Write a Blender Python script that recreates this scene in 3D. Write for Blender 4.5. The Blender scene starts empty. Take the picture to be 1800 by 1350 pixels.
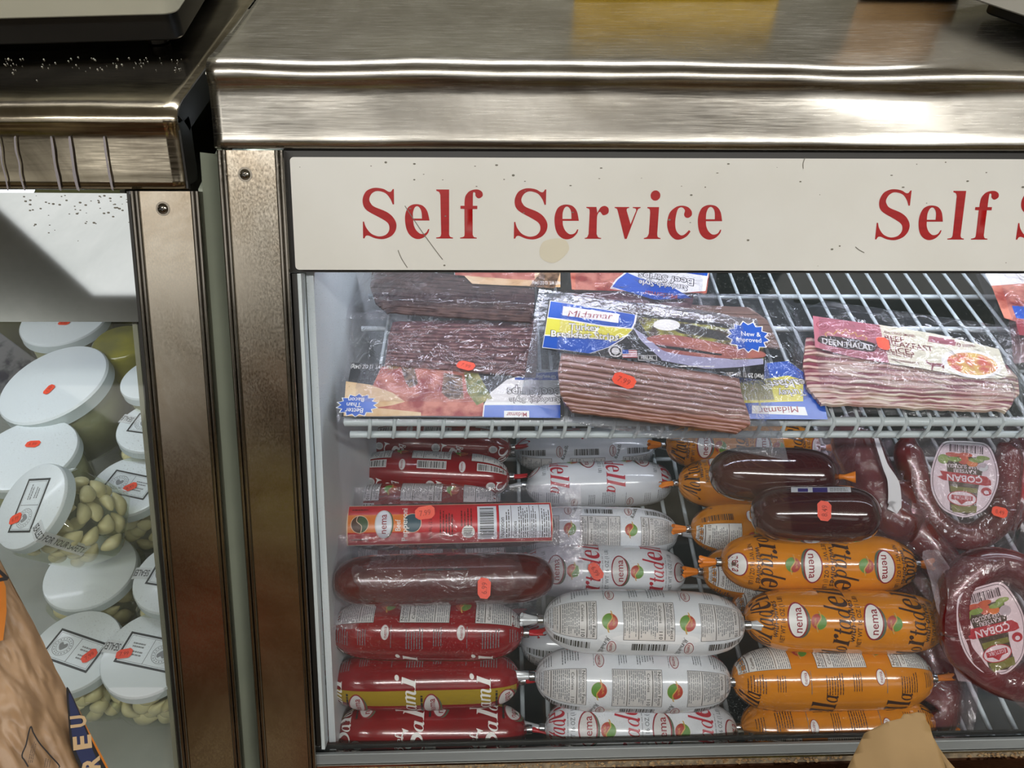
import bpy, bmesh, math, random
from mathutils import Vector, Matrix, noise
random.seed(7)
SC = bpy.context.scene
COL = SC.collection
R_ = math.radians
# ---------------------------------------------------------------- camera
F = 1350.0; EYE = 1.55; PITCH = R_(43); YAW = R_(0.7); ROLL = R_(0.5)
cam_d = bpy.data.cameras.new('camera'); cam_d.sensor_width = 36.0; cam_d.lens = F / 1800 * 36.0
cam_d.clip_start = 0.02
cam = bpy.data.objects.new('camera', cam_d); COL.objects.link(cam)
CAMR = Matrix.Rotation(-YAW, 3, 'Z') @ Matrix.Rotation(R_(90) - PITCH, 3, 'X') @ Matrix.Rotation(ROLL, 3, 'Z')
CAMP = Vector((0, 0, EYE))
cam.matrix_world = Matrix.Translation(CAMP) @ CAMR.to_4x4()
SC.camera = cam
SC.view_settings.view_transform = 'Standard'; SC.view_settings.look = 'None'
SC.view_settings.gamma = 1; SC.view_settings.use_curve_mapping = False
SC.view_settings.exposure = 0.05
SC.cycles.transparent_max_bounces = 24
SC.cycles.max_bounces = 7; SC.cycles.glossy_bounces = 4; SC.cycles.diffuse_bounces = 3
SC.cycles.caustics_reflective = False; SC.cycles.caustics_refractive = False
SC.cycles.sample_clamp_indirect = 4.0
# ---------------------------------------------------------------- world
w = bpy.data.worlds.new('world'); SC.world = w; w.use_nodes = True
w.node_tree.nodes['Background'].inputs[0].default_value = (0.75, 0.8, 0.85, 1)
w.node_tree.nodes['Background'].inputs[1].default_value = 0.25

def ceiling_lamp(x, y, sx, sy, power, label):
    e = bpy.data.objects.new('ceiling_light', None); COL.objects.link(e)
    e.location = (x, y, 2.62); e['label'] = label; e['category'] = 'ceiling light'; e['group'] = 'ceiling light panels'
    l = bpy.data.lights.new('lamp', 'AREA'); l.shape = 'RECTANGLE'; l.size = sx; l.size_y = sy; l.energy = power
    l.color = (1.0, 0.98, 0.945)
    o = bpy.data.objects.new('lamp', l); COL.objects.link(o); o.parent = e; o.location = (0, 0, -0.045)
    return e
LAMPS = [(0.1, -0.7, 3.0, 0.14, 38, 'long narrow ceiling tube light right above the front of the display cases'),
         (-1.55, -1.71, .8, 1.02, 2.4, 'square ceiling light panel above the aisle, left of the other panels'),
         (0.0, -1.8, 1.35, 0.8, 2.6, 'ceiling light panel above the aisle, in the middle of the row'),
         (1.9, -1.8, 1.3, 0.9, 3.4, 'ceiling light panel above the aisle, right one of the row'),
         (-2.45, -3.9, 0.7, 0.9, 3, 'ceiling light panel far down the shop, toward the left'),
         (0.3, 1.6, 2.4, 0.2, 40, 'ceiling light panel behind the counter')]
LAMP_OBJS = [ceiling_lamp(*a) for a in LAMPS]
UPS = [(-3.3, -3.3, 'added unseen uplight brightening the ceiling at the left side of the shop'), (3.7, -3.6, 'added unseen uplight brightening the ceiling at the right side of the shop')]  # unseen uplights, added to brighten the ceiling mirrored in the steel
UP_OBJS = []
for x, y, lb in UPS:
    e = bpy.data.objects.new('added_uplight', None); COL.objects.link(e); e.location = (x, y, 2.1); e['label'] = lb; e['category'] = 'added fill light'
    l = bpy.data.lights.new('lamp', 'AREA'); l.shape = 'RECTANGLE'; l.size = 1.3; l.size_y = .2; l.energy = 7; l.color = (1, .98, .93)
    o = bpy.data.objects.new('lamp', l); COL.objects.link(o); o.parent = e; o.location = (0, 0, .02); o.rotation_euler = (math.pi, 0, 0); UP_OBJS.append(e)

# ---------------------------------------------------------------- projection helpers (pixel of the 1800x1350 frame -> world)
def ray(x, y): return (CAMR @ Vector(((x - 900) / F, -(y - 675) / F, -1))).normalized()
def onplane(x, y, p, n):
    r = ray(x, y); return CAMP + r * ((p - CAMP).dot(n) / r.dot(n))
def onZ(x, y, z): return onplane(x, y, Vector((0, 0, EYE + z)), Vector((0, 0, 1)))
def onY(x, y, Y): return onplane(x, y, Vector((0, Y, 0)), Vector((0, 1, 0)))
SL = R_(31.8)
EX = Vector((1, 0, 0)); EU = Vector((0, math.sin(SL), math.cos(SL))); EN = Vector((0, -math.cos(SL), math.sin(SL)))
P0 = CAMP + (CAMR @ Vector((0, 0, -1))) * 0.63; P0.x = 0
def fr(X, u, n=0.0): return P0 + EX * X + EU * u + EN * n       # point of the slanted case front
def fp(x, y, n=0.0):                                            # pixel -> (X, u) on the front
    q = onplane(x, y, P0 + EN * n, EN) - P0
    return q.dot(EX), q.dot(EU)
# ---------------------------------------------------------------- materials
def C(h, a=1.0):
    h = h.lstrip('#'); v = [int(h[i:i + 2], 16) / 255 for i in (0, 2, 4)]
    return tuple(c / 12.92 if c <= .04045 else ((c + .055) / 1.055) ** 2.4 for c in v) + (a,)
MATS = {}
def mat(name, col, rough=0.5, metal=0.0, spec=0.5, col2=None, nscale=40, stretch=(1, 1, 1), bump=0.0, bscale=None,
        coat=0.0, alpha=None, trans=0.0, rvar=0.0, sss=0.0, detail=4, contrast=(0.35, 0.65), aniso=0, bdist=0.001, emit=0):
    if name in MATS: return MATS[name]
    m = bpy.data.materials.new(name); m.use_nodes = True; nt = m.node_tree; N = nt.nodes; Lk = nt.links
    b = N['Principled BSDF']
    b.inputs['Roughness'].default_value = rough; b.inputs['Metallic'].default_value = metal
    b.inputs['Specular IOR Level'].default_value = spec; b.inputs['Coat Weight'].default_value = coat
    b.inputs['Coat Roughness'].default_value = 0.06
    b.inputs['Base Color'].default_value = C(col)
    if sss: b.inputs['Subsurface Weight'].default_value = sss; b.inputs['Subsurface Scale'].default_value = 0.004
    tc = N.new('ShaderNodeTexCoord'); mp = N.new('ShaderNodeMapping'); mp.inputs['Scale'].default_value = stretch
    Lk.new(tc.outputs['Object'], mp.inputs[0])
    nz = N.new('ShaderNodeTexNoise'); nz.inputs['Scale'].default_value = nscale; nz.inputs['Detail'].default_value = detail
    Lk.new(mp.outputs[0], nz.inputs[0])
    if col2:
        r = N.new('ShaderNodeValToRGB'); r.color_ramp.elements[0].position = contrast[0]; r.color_ramp.elements[1].position = contrast[1]
        r.color_ramp.elements[0].color = C(col); r.color_ramp.elements[1].color = C(col2)
        Lk.new(nz.outputs[0], r.inputs[0]); Lk.new(r.outputs[0], b.inputs['Base Color'])
    if rvar:
        mr = N.new('ShaderNodeMapRange'); mr.inputs['To Min'].default_value = max(0.02, rough - rvar); mr.inputs['To Max'].default_value = rough + rvar
        mr.inputs['From Min'].default_value = .3; mr.inputs['From Max'].default_value = .7
        Lk.new(nz.outputs[0], mr.inputs[0]); Lk.new(mr.outputs[0], b.inputs['Roughness'])
    if bump:
        bn = nz
        if bscale:
            bn = N.new('ShaderNodeTexNoise'); bn.inputs['Scale'].default_value = bscale; bn.inputs['Detail'].default_value = 3
            Lk.new(mp.outputs[0], bn.inputs[0])
        bp = N.new('ShaderNodeBump'); bp.inputs['Strength'].default_value = bump; bp.inputs['Distance'].default_value = bdist
        Lk.new(bn.outputs[0], bp.inputs['Height']); Lk.new(bp.outputs[0], b.inputs['Normal'])
    if emit:
        b.inputs['Emission Color'].default_value = C(col); b.inputs['Emission Strength'].default_value = emit
    if trans:
        out = N['Material Output']; t = N.new('ShaderNodeBsdfTransparent'); mx = N.new('ShaderNodeMixShader'); mx.inputs[0].default_value = trans
        Lk.new(b.outputs[0], mx.inputs[1]); Lk.new(t.outputs[0], mx.inputs[2]); Lk.new(mx.outputs[0], out.inputs[0])
    MATS[name] = m; return m
def film(name, tint='#ffffff', haze=0.05, rough=0.06, bump=0.4, bscale=60, bdist=0.002, ior=1.45, hcol='#dfe6ee', stretch=(1, 1, 1), dust=0.0, wave=0.0, boost=1.0):
    """clear sheet: transparent + Fresnel gloss + a little haze"""
    if name in MATS: return MATS[name]
    m = bpy.data.materials.new(name); m.use_nodes = True; nt = m.node_tree; N = nt.nodes; Lk = nt.links
    N.remove(N['Principled BSDF']); out = N['Material Output']
    tc = N.new('ShaderNodeTexCoord'); mp = N.new('ShaderNodeMapping'); mp.inputs['Scale'].default_value = stretch
    Lk.new(tc.outputs['Object'], mp.inputs[0])
    tr = N.new('ShaderNodeBsdfTransparent'); tr.inputs[0].default_value = C(tint)
    df = N.new('ShaderNodeBsdfDiffuse'); df.inputs[0].default_value = C(hcol)
    gl = N.new('ShaderNodeBsdfGlossy'); gl.inputs['Roughness'].default_value = rough; gl.inputs['Color'].default_value = (1, 1, 1, 1)
    fn = N.new('ShaderNodeFresnel'); fn.inputs[0].default_value = ior
    m1 = N.new('ShaderNodeMixShader'); m1.inputs[0].default_value = haze
    Lk.new(tr.outputs[0], m1.inputs[1]); Lk.new(df.outputs[0], m1.inputs[2])
    if dust:
        nz = N.new('ShaderNodeTexNoise'); nz.inputs['Scale'].default_value = 9; nz.inputs['Detail'].default_value = 6
        Lk.new(mp.outputs[0], nz.inputs[0])
        nv = N.new('ShaderNodeTexNoise'); nv.inputs['Scale'].default_value = 900; nv.inputs['Detail'].default_value = 1
        Lk.new(mp.outputs[0], nv.inputs[0])
        mr = N.new('ShaderNodeMapRange'); mr.inputs['From Min'].default_value = .66; mr.inputs['From Max'].default_value = .74
        Lk.new(nv.outputs[0], mr.inputs[0])
        mr2 = N.new('ShaderNodeMapRange'); mr2.inputs['From Min'].default_value = .45; mr2.inputs['From Max'].default_value = .75; mr2.inputs['To Max'].default_value = dust
        Lk.new(nz.outputs[0], mr2.inputs[0])
        mu = N.new('ShaderNodeMath'); mu.operation = 'MULTIPLY_ADD'; Lk.new(mr.outputs[0], mu.inputs[0]); Lk.new(mr2.outputs[0], mu.inputs[1]); mu.inputs[2].default_value = haze
        Lk.new(mu.outputs[0], m1.inputs[0])
    if boost != 1.0:
        mb = N.new('ShaderNodeMath'); mb.operation = 'MULTIPLY'; mb.use_clamp = True; mb.inputs[1].default_value = boost
        Lk.new(fn.outputs[0], mb.inputs[0]); fo = mb.outputs[0]
    else: fo = fn.outputs[0]
    ge = N.new('ShaderNodeNewGeometry'); sb = N.new('ShaderNodeMath'); sb.operation = 'SUBTRACT'; sb.inputs[0].default_value = 1.0   # a thin sheet does not trap light: gloss on entry only
    Lk.new(ge.outputs['Backfacing'], sb.inputs[1]); mf = N.new('ShaderNodeMath'); mf.operation = 'MULTIPLY'
    Lk.new(fo, mf.inputs[0]); Lk.new(sb.outputs[0], mf.inputs[1]); fo = mf.outputs[0]
    m2 = N.new('ShaderNodeMixShader'); Lk.new(fo, m2.inputs[0]); Lk.new(m1.outputs[0], m2.inputs[1]); Lk.new(gl.outputs[0], m2.inputs[2])
    Lk.new(m2.outputs[0], out.inputs[0])
    if bump:
        bn = N.new('ShaderNodeTexNoise'); bn.inputs['Scale'].default_value = bscale; bn.inputs['Detail'].default_value = 4; bn.inputs['Distortion'].default_value = wave
        Lk.new(mp.outputs[0], bn.inputs[0])
        bp = N.new('ShaderNodeBump'); bp.inputs['Strength'].default_value = bump; bp.inputs['Distance'].default_value = bdist
        Lk.new(bn.outputs[0], bp.inputs['Height']); Lk.new(bp.outputs[0], gl.inputs['Normal']); Lk.new(bp.outputs[0], fn.inputs['Normal'])
    MATS[name] = m; return m
def steel(name, col='#b4b0a8', rough=0.22, stretch=(1, 1, 1), bump=0.12, dirt=None, dscale=6):
    if name in MATS: return MATS[name]
    m = mat(name, col, rough, 1.0, nscale=900, stretch=stretch, bump=bump, bdist=0.00002, rvar=0.05 if bump else 0, detail=4)
    nt = m.node_tree; N = nt.nodes; Lk = nt.links; b = N['Principled BSDF']
    tc = N.new('ShaderNodeTexCoord'); nz = N.new('ShaderNodeTexNoise'); nz.inputs['Scale'].default_value = dscale; nz.inputs['Detail'].default_value = 7
    nz.inputs['Roughness'].default_value = .65; nz.inputs['Distortion'].default_value = .6
    Lk.new(tc.outputs['Object'], nz.inputs[0])
    r = N.new('ShaderNodeValToRGB'); r.color_ramp.elements[0].position = .38; r.color_ramp.elements[1].position = .62
    r.color_ramp.elements[0].color = C(dirt or '#96918a'); r.color_ramp.elements[1].color = C(col)
    Lk.new(nz.outputs[0], r.inputs[0]); Lk.new(r.outputs[0], b.inputs['Base Color'])
    return m
# ---------------------------------------------------------------- object helpers
def tag(o, label=None, cat=None, group=None, kind=None):
    if label: o['label'] = label
    if cat: o['category'] = cat
    if group: o['group'] = group
    if kind: o['kind'] = kind
    return o
def empty(name, loc=(0, 0, 0), label=None, cat=None, group=None, M=None):
    o = bpy.data.objects.new(name, None); COL.objects.link(o); o.empty_display_size = .02
    if M is not None: o.matrix_world = M
    else: o.location = loc
    return tag(o, label, cat, group)
def mesh_obj(name, verts, faces, mats, parent=None, fmats=None, smooth=False, bevel=0.0):
    me = bpy.data.meshes.new(name); me.from_pydata([tuple(v) for v in verts], [], faces)
    for m in (mats if isinstance(mats, (list, tuple)) else [mats]): me.materials.append(m)
    if fmats: me.polygons.foreach_set('material_index', fmats)
    if smooth: me.polygons.foreach_set('use_smooth', [True] * len(me.polygons))
    me.update()
    o = bpy.data.objects.new(name, me); COL.objects.link(o)
    if parent is not None: o.parent = parent
    if bevel:
        b = o.modifiers.new('bevel', 'BEVEL'); b.width = bevel; b.segments = 2; b.limit_method = 'ANGLE'
    return o
def hexa(c8):  # 8 corners: bottom 4 ccw, top 4 ccw
    return c8, [(3, 2, 1, 0), (4, 5, 6, 7), (0, 1, 5, 4), (1, 2, 6, 5), (2, 3, 7, 6), (3, 0, 4, 7)]
class MB:
    def __init__(s): s.v = []; s.f = []; s.m = []
    def add(s, v, f, mi=0):
        b = len(s.v); s.v += [Vector(p) for p in v]; s.f += [tuple(i + b for i in q) for q in f]; s.m += [mi] * len(f); return s
    def box(s, a, b, mi=0):
        x0, y0, z0 = a; x1, y1, z1 = b
        return s.add(*hexa([(x0, y0, z0), (x1, y0, z0), (x1, y1, z0), (x0, y1, z0), (x0, y0, z1), (x1, y0, z1), (x1, y1, z1), (x0, y1, z1)]), mi)
    def slab(s, pts, n, t0, t1, mi=0):  # polygon extruded along n from t0 to t1
        k = len(pts); v = [p + n * t0 for p in pts] + [p + n * t1 for p in pts]
        f = [tuple(range(k))[::-1], tuple(range(k, 2 * k))] + [(i, (i + 1) % k, k + (i + 1) % k, k + i) for i in range(k)]
        return s.add(v, f, mi)
    def tube(s, pts, r, seg=10, caps=True, mi=0):
        pts = [Vector(p) for p in pts]; rings = []
        v = []; f = []
        up = None
        for i, p in enumerate(pts):
            t = (pts[min(i + 1, len(pts) - 1)] - pts[max(i - 1, 0)]).normalized()
            if up is None: up = t.orthogonal().normalized()
            up = (up - t * up.dot(t)).normalized(); sd = t.cross(up)
            rr = r[i] if isinstance(r, (list, tuple)) else r
            for k in range(seg):
                a = 2 * math.pi * k / seg; v.append(p + (up * math.cos(a) + sd * math.sin(a)) * rr)
        for i in range(len(pts) - 1):
            for k in range(seg):
                a, b = i * seg + k, i * seg + (k + 1) % seg; f.append((a, b, b + seg, a + seg))
        if caps:
            f.append(tuple(range(seg))[::-1]); f.append(tuple(range((len(pts) - 1) * seg, len(pts) * seg)))
        return s.add(v, f, mi)
    def obj(s, name, mats, parent=None, smooth=False, bevel=0.0):
        return mesh_obj(name, s.v, s.f, mats, parent, s.m, smooth, bevel)
def autosmooth(o, ang=40):
    me = o.data; me.polygons.foreach_set('use_smooth', [True] * len(me.polygons))
    bm = bmesh.new(); bm.from_mesh(me)
    for e in bm.edges:
        if len(e.link_faces) == 2 and e.calc_face_angle(0) > R_(ang): e.smooth = False
    bm.to_mesh(me); bm.free(); return o
# ---------------------------------------------------------------- lettering
def crom(pts, closed=True, n=5):
    """pts: (x,y) smooth or (x,y,1) corner -> dense outline"""
    k = len(pts); out = []
    for i in range(k if closed else k - 1):
        p1 = pts[i]; p2 = pts[(i + 1) % k]; c1 = len(p1) > 2; c2 = len(p2) > 2
        if c1 and c2: out.append((p1[0], p1[1])); continue
        p0 = p1 if c1 else pts[(i - 1) % k]; p3 = p2 if c2 else pts[(i + 2) % k]
        for j in range(n):
            t = j / n; t2 = t * t; t3 = t2 * t
            out.append(tuple(0.5 * (2 * p1[a] + (p2[a] - p0[a]) * t + (2 * p0[a] - 5 * p1[a] + 4 * p2[a] - p3[a]) * t2 + (3 * p1[a] - p0[a] - 3 * p2[a] + p3[a]) * t3) for a in (0, 1)))
    if not closed: out.append(tuple(pts[-1][:2]))
    return out
def fill(outlines):
    """triangulated fill of 2D outlines (even-odd)"""
    cu = bpy.data.curves.new('t', 'CURVE'); cu.dimensions = '2D'; cu.fill_mode = 'BOTH'
    for ol in outlines:
        sp = cu.splines.new('POLY'); sp.points.add(len(ol) - 1)
        for i, p in enumerate(ol): sp.points[i].co = (p[0], p[1], 0, 1)
        sp.use_cyclic_u = True
    ob = bpy.data.objects.new('t', cu); me = bpy.data.meshes.new_from_object(ob)
    r = ([(v.co.x, v.co.y) for v in me.vertices], [tuple(p.vertices) for p in me.polygons])
    bpy.data.objects.remove(ob); bpy.data.curves.remove(cu); bpy.data.meshes.remove(me); return r
GL = {}
def G(ch, base, sc, outl, shear=0.0, x0=None):
    o2 = []
    for ol in outl:
        o2.append([((p[0] - shear * (base - p[1])) / sc, (base - p[1]) / sc) + ((1,) if len(p) > 2 else ()) for p in ol])
    mn = min(p[0] for ol in o2 for p in ol); mx = max(p[0] for ol in o2 for p in ol)
    o3 = [crom([(p[0] - mn,) + tuple(p[1:]) for p in ol]) for ol in o2]
    GL[ch] = (fill(o3), mx - mn)
c = 1
G('S', 707, 502, [[(628,205,c),(610,360,c),(595,360,c),(575,300),(530,245),(450,225),(390,250),(355,305),(365,350),(400,385),(510,430),(575,480),(608,550),(595,620),(550,675),(490,705),(430,715),(360,705),(300,680),(268,682),(250,707,c),(235,707,c),(255,535,c),(268,535,c),(280,590),(320,650),(370,678),(420,686),(480,670),(520,630),(530,580),(510,540),(450,500),(340,440),(295,400),(280,350),(290,290),(330,230),(390,200),(450,193),(520,205),(565,230),(590,232),(605,218),(615,205,c)]], .1)
G('e', 707, 502, [[(930,523,c),(757,523,c),(757,570),(775,620),(810,655),(845,660),(880,645),(905,610,c),(917,610,c),(900,650),(850,695),(790,713),(735,700),(690,655),(670,580),(675,480),(710,400),(760,365),(820,357),(880,375),(918,430)],[(757,503,c),(765,440),(790,390),(820,378),(845,400),(855,440),(852,503,c)]], .1)
G('l', 707, 502, [[(1015,208,c),(1152,208,c),(1100,665,c),(1108,688),(1137,697,c),(1137,707,c),(957,707,c),(957,697,c),(1000,688),(1015,660,c),(1052,265,c),(1043,235),(1015,222,c)]], .1)
G('f', 707, 502, [[(1195,707,c),(1375,707,c),(1375,697,c),(1345,690),(1335,665,c),(1362,405,c),(1412,405,c),(1416,372,c),(1368,372,c),(1383,250),(1397,235),(1408,245),(1407,270),(1425,293),(1450,295),(1480,275),(1486,250),(1475,225),(1440,208),(1390,210),(1340,230),(1300,275),(1285,330),(1280,372,c),(1237,372,c),(1233,403,c),(1275,405,c),(1250,655,c),(1240,685),(1197,697,c)]], .1)
G('r', 288, 232, [[(1078,288,c),(1160,288,c),(1160,284,c),(1145,280),(1137,265,c),(1137,190),(1142,168),(1152,160),(1165,175),(1180,174),(1192,165),(1194,150),(1188,138),(1172,132),(1153,140),(1138,165,c),(1133,137,c),(1083,137,c),(1083,141,c),(1098,148),(1100,165,c),(1097,265,c),(1090,280),(1078,284,c)]])
G('v', 288, 232, [[(1214,137,c),(1286,137,c),(1286,141,c),(1275,145),(1274,155,c),(1295,218,c),(1320,155,c),(1318,145),(1303,141,c),(1303,137,c),(1342,137,c),(1342,141,c),(1331,146),(1325,157,c),(1278,288,c),(1268,288,c),(1230,157,c),(1225,146),(1214,141,c)]])
G('i', 288, 232, [[(1366,137,c),(1424,137,c),(1420,262,c),(1423,278),(1437,284,c),(1437,288,c),(1354,288,c),(1354,284,c),(1370,278),(1378,262,c),(1381,165,c),(1378,148),(1366,142,c)],[(1404+24*math.cos(a*math.pi/6),83+24*math.sin(a*math.pi/6)) for a in range(12)]])
G('c', 288, 232, [[(1578,252,c),(1560,275),(1530,290),(1500,288),(1472,260),(1460,215),(1470,165),(1500,137),(1530,130),(1560,137),(1578,155),(1580,175),(1565,187),(1550,185),(1542,172),(1545,152),(1530,138),(1512,145),(1503,175),(1500,215),(1508,250),(1530,270),(1550,265),(1570,245,c)]])
def ell(cx, cy, rx, ry, n=28, a0=0): return [(cx + rx * math.cos(a0 + 2 * math.pi * i / n), cy + ry * math.sin(a0 + 2 * math.pi * i / n)) for i in range(n)]
def ribbon(pts, wd, n=6):
    q = crom(pts, False, n); out = []; L = len(q)
    ws = wd if isinstance(wd, (list, tuple)) else [wd, wd]
    for i, p in enumerate(q):
        a = q[max(i - 1, 0)]; b = q[min(i + 1, L - 1)]; dx, dy = b[0] - a[0], b[1] - a[1]; l = math.hypot(dx, dy) or 1
        t = i / (L - 1) * (len(ws) - 1); k = min(int(t), len(ws) - 2); hw = (ws[k] * (1 - (t - k)) + ws[k + 1] * (t - k)) / 2
        out.append(((p[0] - dy / l * hw, p[1] + dx / l * hw), (p[0] + dy / l * hw, p[1] - dx / l * hw)))
    v = [x for pr in out for x in pr]; return v, [(2 * i, 2 * i + 1, 2 * i + 3, 2 * i + 2) for i in range(L - 1)]
def joinf(parts):
    V = []; Fc = []
    for v, f in parts: b = len(V); V += list(v); Fc += [tuple(i + b for i in q) for q in f]
    return V, Fc
ring = fill([ell(.17, .22, .17, .23), ell(.17, .22, .085, .2)])
GL['o'] = (ring, .34)
stem = lambda x, h=.44: ribbon([(x, h), (x, .1), (x + .03, .01), (x + .09, .05)], [.1, .1, .08, .02])
GL['a'] = (joinf([ring, stem(.3)]), .4)
GL['d'] = (joinf([ring, stem(.3, .98)]), .4)
GL['t'] = (joinf([stem(.12, .66), ribbon([(0, .42), (.24, .42)], .05)]), .22)
GL['m'] = (joinf([ribbon([(.05, .44), (.05, 0)], .1), ribbon([(.06, .3), (.15, .43), (.25, .38), (.25, 0)], [.03, .06, .1, .1]), ribbon([(.26, .3), (.35, .43), (.45, .38), (.45, .1), (.5, .01), (.56, .05)], [.03, .06, .1, .1, .03])]), .56)
GL['n'] = (joinf([ribbon([(.05, .44), (.05, 0)], .1), ribbon([(.06, .3), (.15, .43), (.25, .38), (.25, .1), (.3, .01), (.36, .05)], [.03, .06, .1, .1, .03])]), .36)
GL['M'] = (joinf([ribbon([(-.08, .02), (.02, .0), (.08, .2), (.16, .98)], [.08, .05, .05, .08]), ribbon([(.15, .98), (.3, .1)], [.14, .1]), ribbon([(.3, .1), (.52, .98)], [.03, .05]), ribbon([(.52, .98), (.55, .15), (.6, .0), (.68, .06)], [.13, .12, .1, .02])]), .68)
GL['B'] = (joinf([ribbon([(.1, .98), (.1, 0)], .12), ribbon([(0, .96), (.3, .98), (.38, .78), (.12, .55)], [.04, .08, .13, .04]), ribbon([(.12, .55), (.4, .5), (.42, .1), (0, .02)], [.04, .1, .14, .04])]), .46)
del c
SANS = {}
def sans(s, off=.012):
    key = s if off == .012 else (s, off)
    if key not in SANS:
        cu = bpy.data.curves.new('t', 'FONT'); cu.body = s; cu.size = 1 / .73; cu.resolution_u = 2; cu.offset = off
        ob = bpy.data.objects.new('t', cu); me = bpy.data.meshes.new_from_object(ob)
        vs = [(v.co.x, v.co.y) for v in me.vertices]; fs = [tuple(p.vertices) for p in me.polygons]
        mn = min([v[0] for v in vs] or [0]); wd = max([v[0] for v in vs] or [0]) - mn
        SANS[key] = ([(v[0] - mn, v[1]) for v in vs], fs, wd)
        bpy.data.objects.remove(ob); bpy.data.curves.remove(cu); bpy.data.meshes.remove(me)
    return SANS[key]
def serif(s, shear=0.0, gap=.045):
    V = []; Fc = []; x = 0
    for ch in s:
        if ch == ' ': x += .3; continue
        (v, f), wd = GL[ch]; b = len(V); V += [(x + p[0] + shear * p[1], p[1]) for p in v]; Fc += [tuple(i + b for i in q) for q in f]; x += wd + gap
    return V, Fc, x - gap
class Decal:
    def __init__(s): s.v = []; s.f = []; s.m = []; s.l = []; s.layer = 1
    def raw(s, v, f, mi, layer=None):
        b = len(s.v); l = layer if layer is not None else s.layer
        s.v += [(p[0], p[1], l) for p in v]; s.f += [tuple(i + b for i in q) for q in f]; s.m += [mi] * len(f)
    def poly(s, pts, mi, layer=None, smooth=False):
        if smooth: pts = crom(pts)
        v, f = fill([pts]); s.raw(v, f, mi, layer)
    def rect(s, x0, y0, x1, y1, mi, layer=None): s.raw([(x0, y0), (x1, y0), (x1, y1), (x0, y1)], [(0, 1, 2, 3)], mi, layer)
    def frame(s, x0, y0, x1, y1, t, mi, layer=None):
        for r in ((x0, y0, x1, y0 + t), (x0, y1 - t, x1, y1), (x0, y0 + t, x0 + t, y1 - t), (x1 - t, y0 + t, x1, y1 - t)): s.rect(*r, mi, layer)
    def ellipse(s, cx, cy, rx, ry, mi, layer=None, n=28): 
        v = ell(cx, cy, rx, ry, n); s.raw([(cx, cy)] + v, [(0, i + 1, (i + 1) % n + 1) for i in range(n)], mi, layer)
    def text(s, t, x, y, h, mi, rot=0, font='sans', width=None, align='c', layer=None, shear=0.0, off=.012):
        if font == 'sans': v, f, wd = sans(t, off)
        else: v, f, wd = serif(t, shear)
        if font == 'sans' and shear: v = [(p[0] + shear * p[1], p[1]) for p in v]
        sx = h if width is None else width / wd
        ox = {'c': -wd / 2, 'l': 0, 'r': -wd}[align]; ca, sa = math.cos(R_(rot)), math.sin(R_(rot)); out = []
        for p in v:
            a = (p[0] + ox) * sx; b = (p[1] - .5) * h
            out.append((x + a * ca - b * sa, y + a * sa + b * ca))
        s.raw(out, f, mi, layer)
    def lines(s, x0, y0, x1, y1, n, mi, vert=True, fillf=.5, layer=None, rag=.25):
        """n lines of small print as rows of dashes; vert: rows run along y"""
        rnd = random.Random(int(x0 * 1e5) ^ n)
        for i in range(n):
            a = (x0 if vert else y0) + ((x1 - x0) if vert else (y1 - y0)) * (i + .5) / n
            wd = ((x1 - x0) if vert else (y1 - y0)) / n * fillf
            p0, p1 = (y0, y1) if vert else (x0, x1)
            end = p1 - (p1 - p0) * rnd.random() * rag; p = p0; st = (p1 - p0)
            while p < end:
                l = st * rnd.uniform(.06, .2); q = min(p + l, end)
                if vert: s.rect(a - wd / 2, p, a + wd / 2, q, mi, layer)
                else: s.rect(p, a - wd / 2, q, a + wd / 2, mi, layer)
                p = q + st * .025
    def barcode(s, x0, y0, x1, y1, mi, bg=None, layer=None, vert=False):
        l = layer if layer is not None else s.layer
        if bg is not None: s.rect(x0 - .001, y0 - .001, x1 + .001, y1 + .001, bg, l)
        rnd = random.Random(3); p = x0
        while p < x1:
            wd = rnd.choice([.0004, .0004, .0008, .0012]) * (x1 - x0) / .03
            if not vert: s.rect(p, y0, min(p + wd, x1), y1, mi, l + 1)
            p += wd + rnd.choice([.0004, .0005, .0009]) * (x1 - x0) / .03
    def build(s, name, mats, parent, fn, du=None, dv=None, base=.0002, step=.00007, thick=None):
        bm = bmesh.new(); vs = [bm.verts.new((p[0], p[1], p[2] * 1.0)) for p in s.v]
        for q, mi in zip(s.f, s.m):
            try: fc = bm.faces.new([vs[i] for i in q]); fc.material_index = mi
            except ValueError: pass
        if s.v:
            for ax, d in ((0, du), (1, dv)):
                if not d: continue
                lo = min(p[ax] for p in s.v); hi = max(p[ax] for p in s.v); k = math.ceil(lo / d)
                nrm = (1, 0, 0) if ax == 0 else (0, 1, 0)
                while k * d < hi:
                    co = [0, 0, 0]; co[ax] = k * d
                    bmesh.ops.bisect_plane(bm, geom=bm.verts[:] + bm.edges[:] + bm.faces[:], dist=1e-7, plane_co=co, plane_no=nrm); k += 1
        for v in bm.verts: v.co = fn(v.co.x, v.co.y, base + v.co.z * step)
        bmesh.ops.recalc_face_normals
        me = bpy.data.meshes.new(name); bm.to_mesh(me); bm.free()
        for m in mats: me.materials.append(m)
        me.polygons.foreach_set('use_smooth', [True] * len(me.polygons))
        o = bpy.data.objects.new(name, me); COL.objects.link(o)
        if parent is not None: o.parent = parent
        return o
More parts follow.
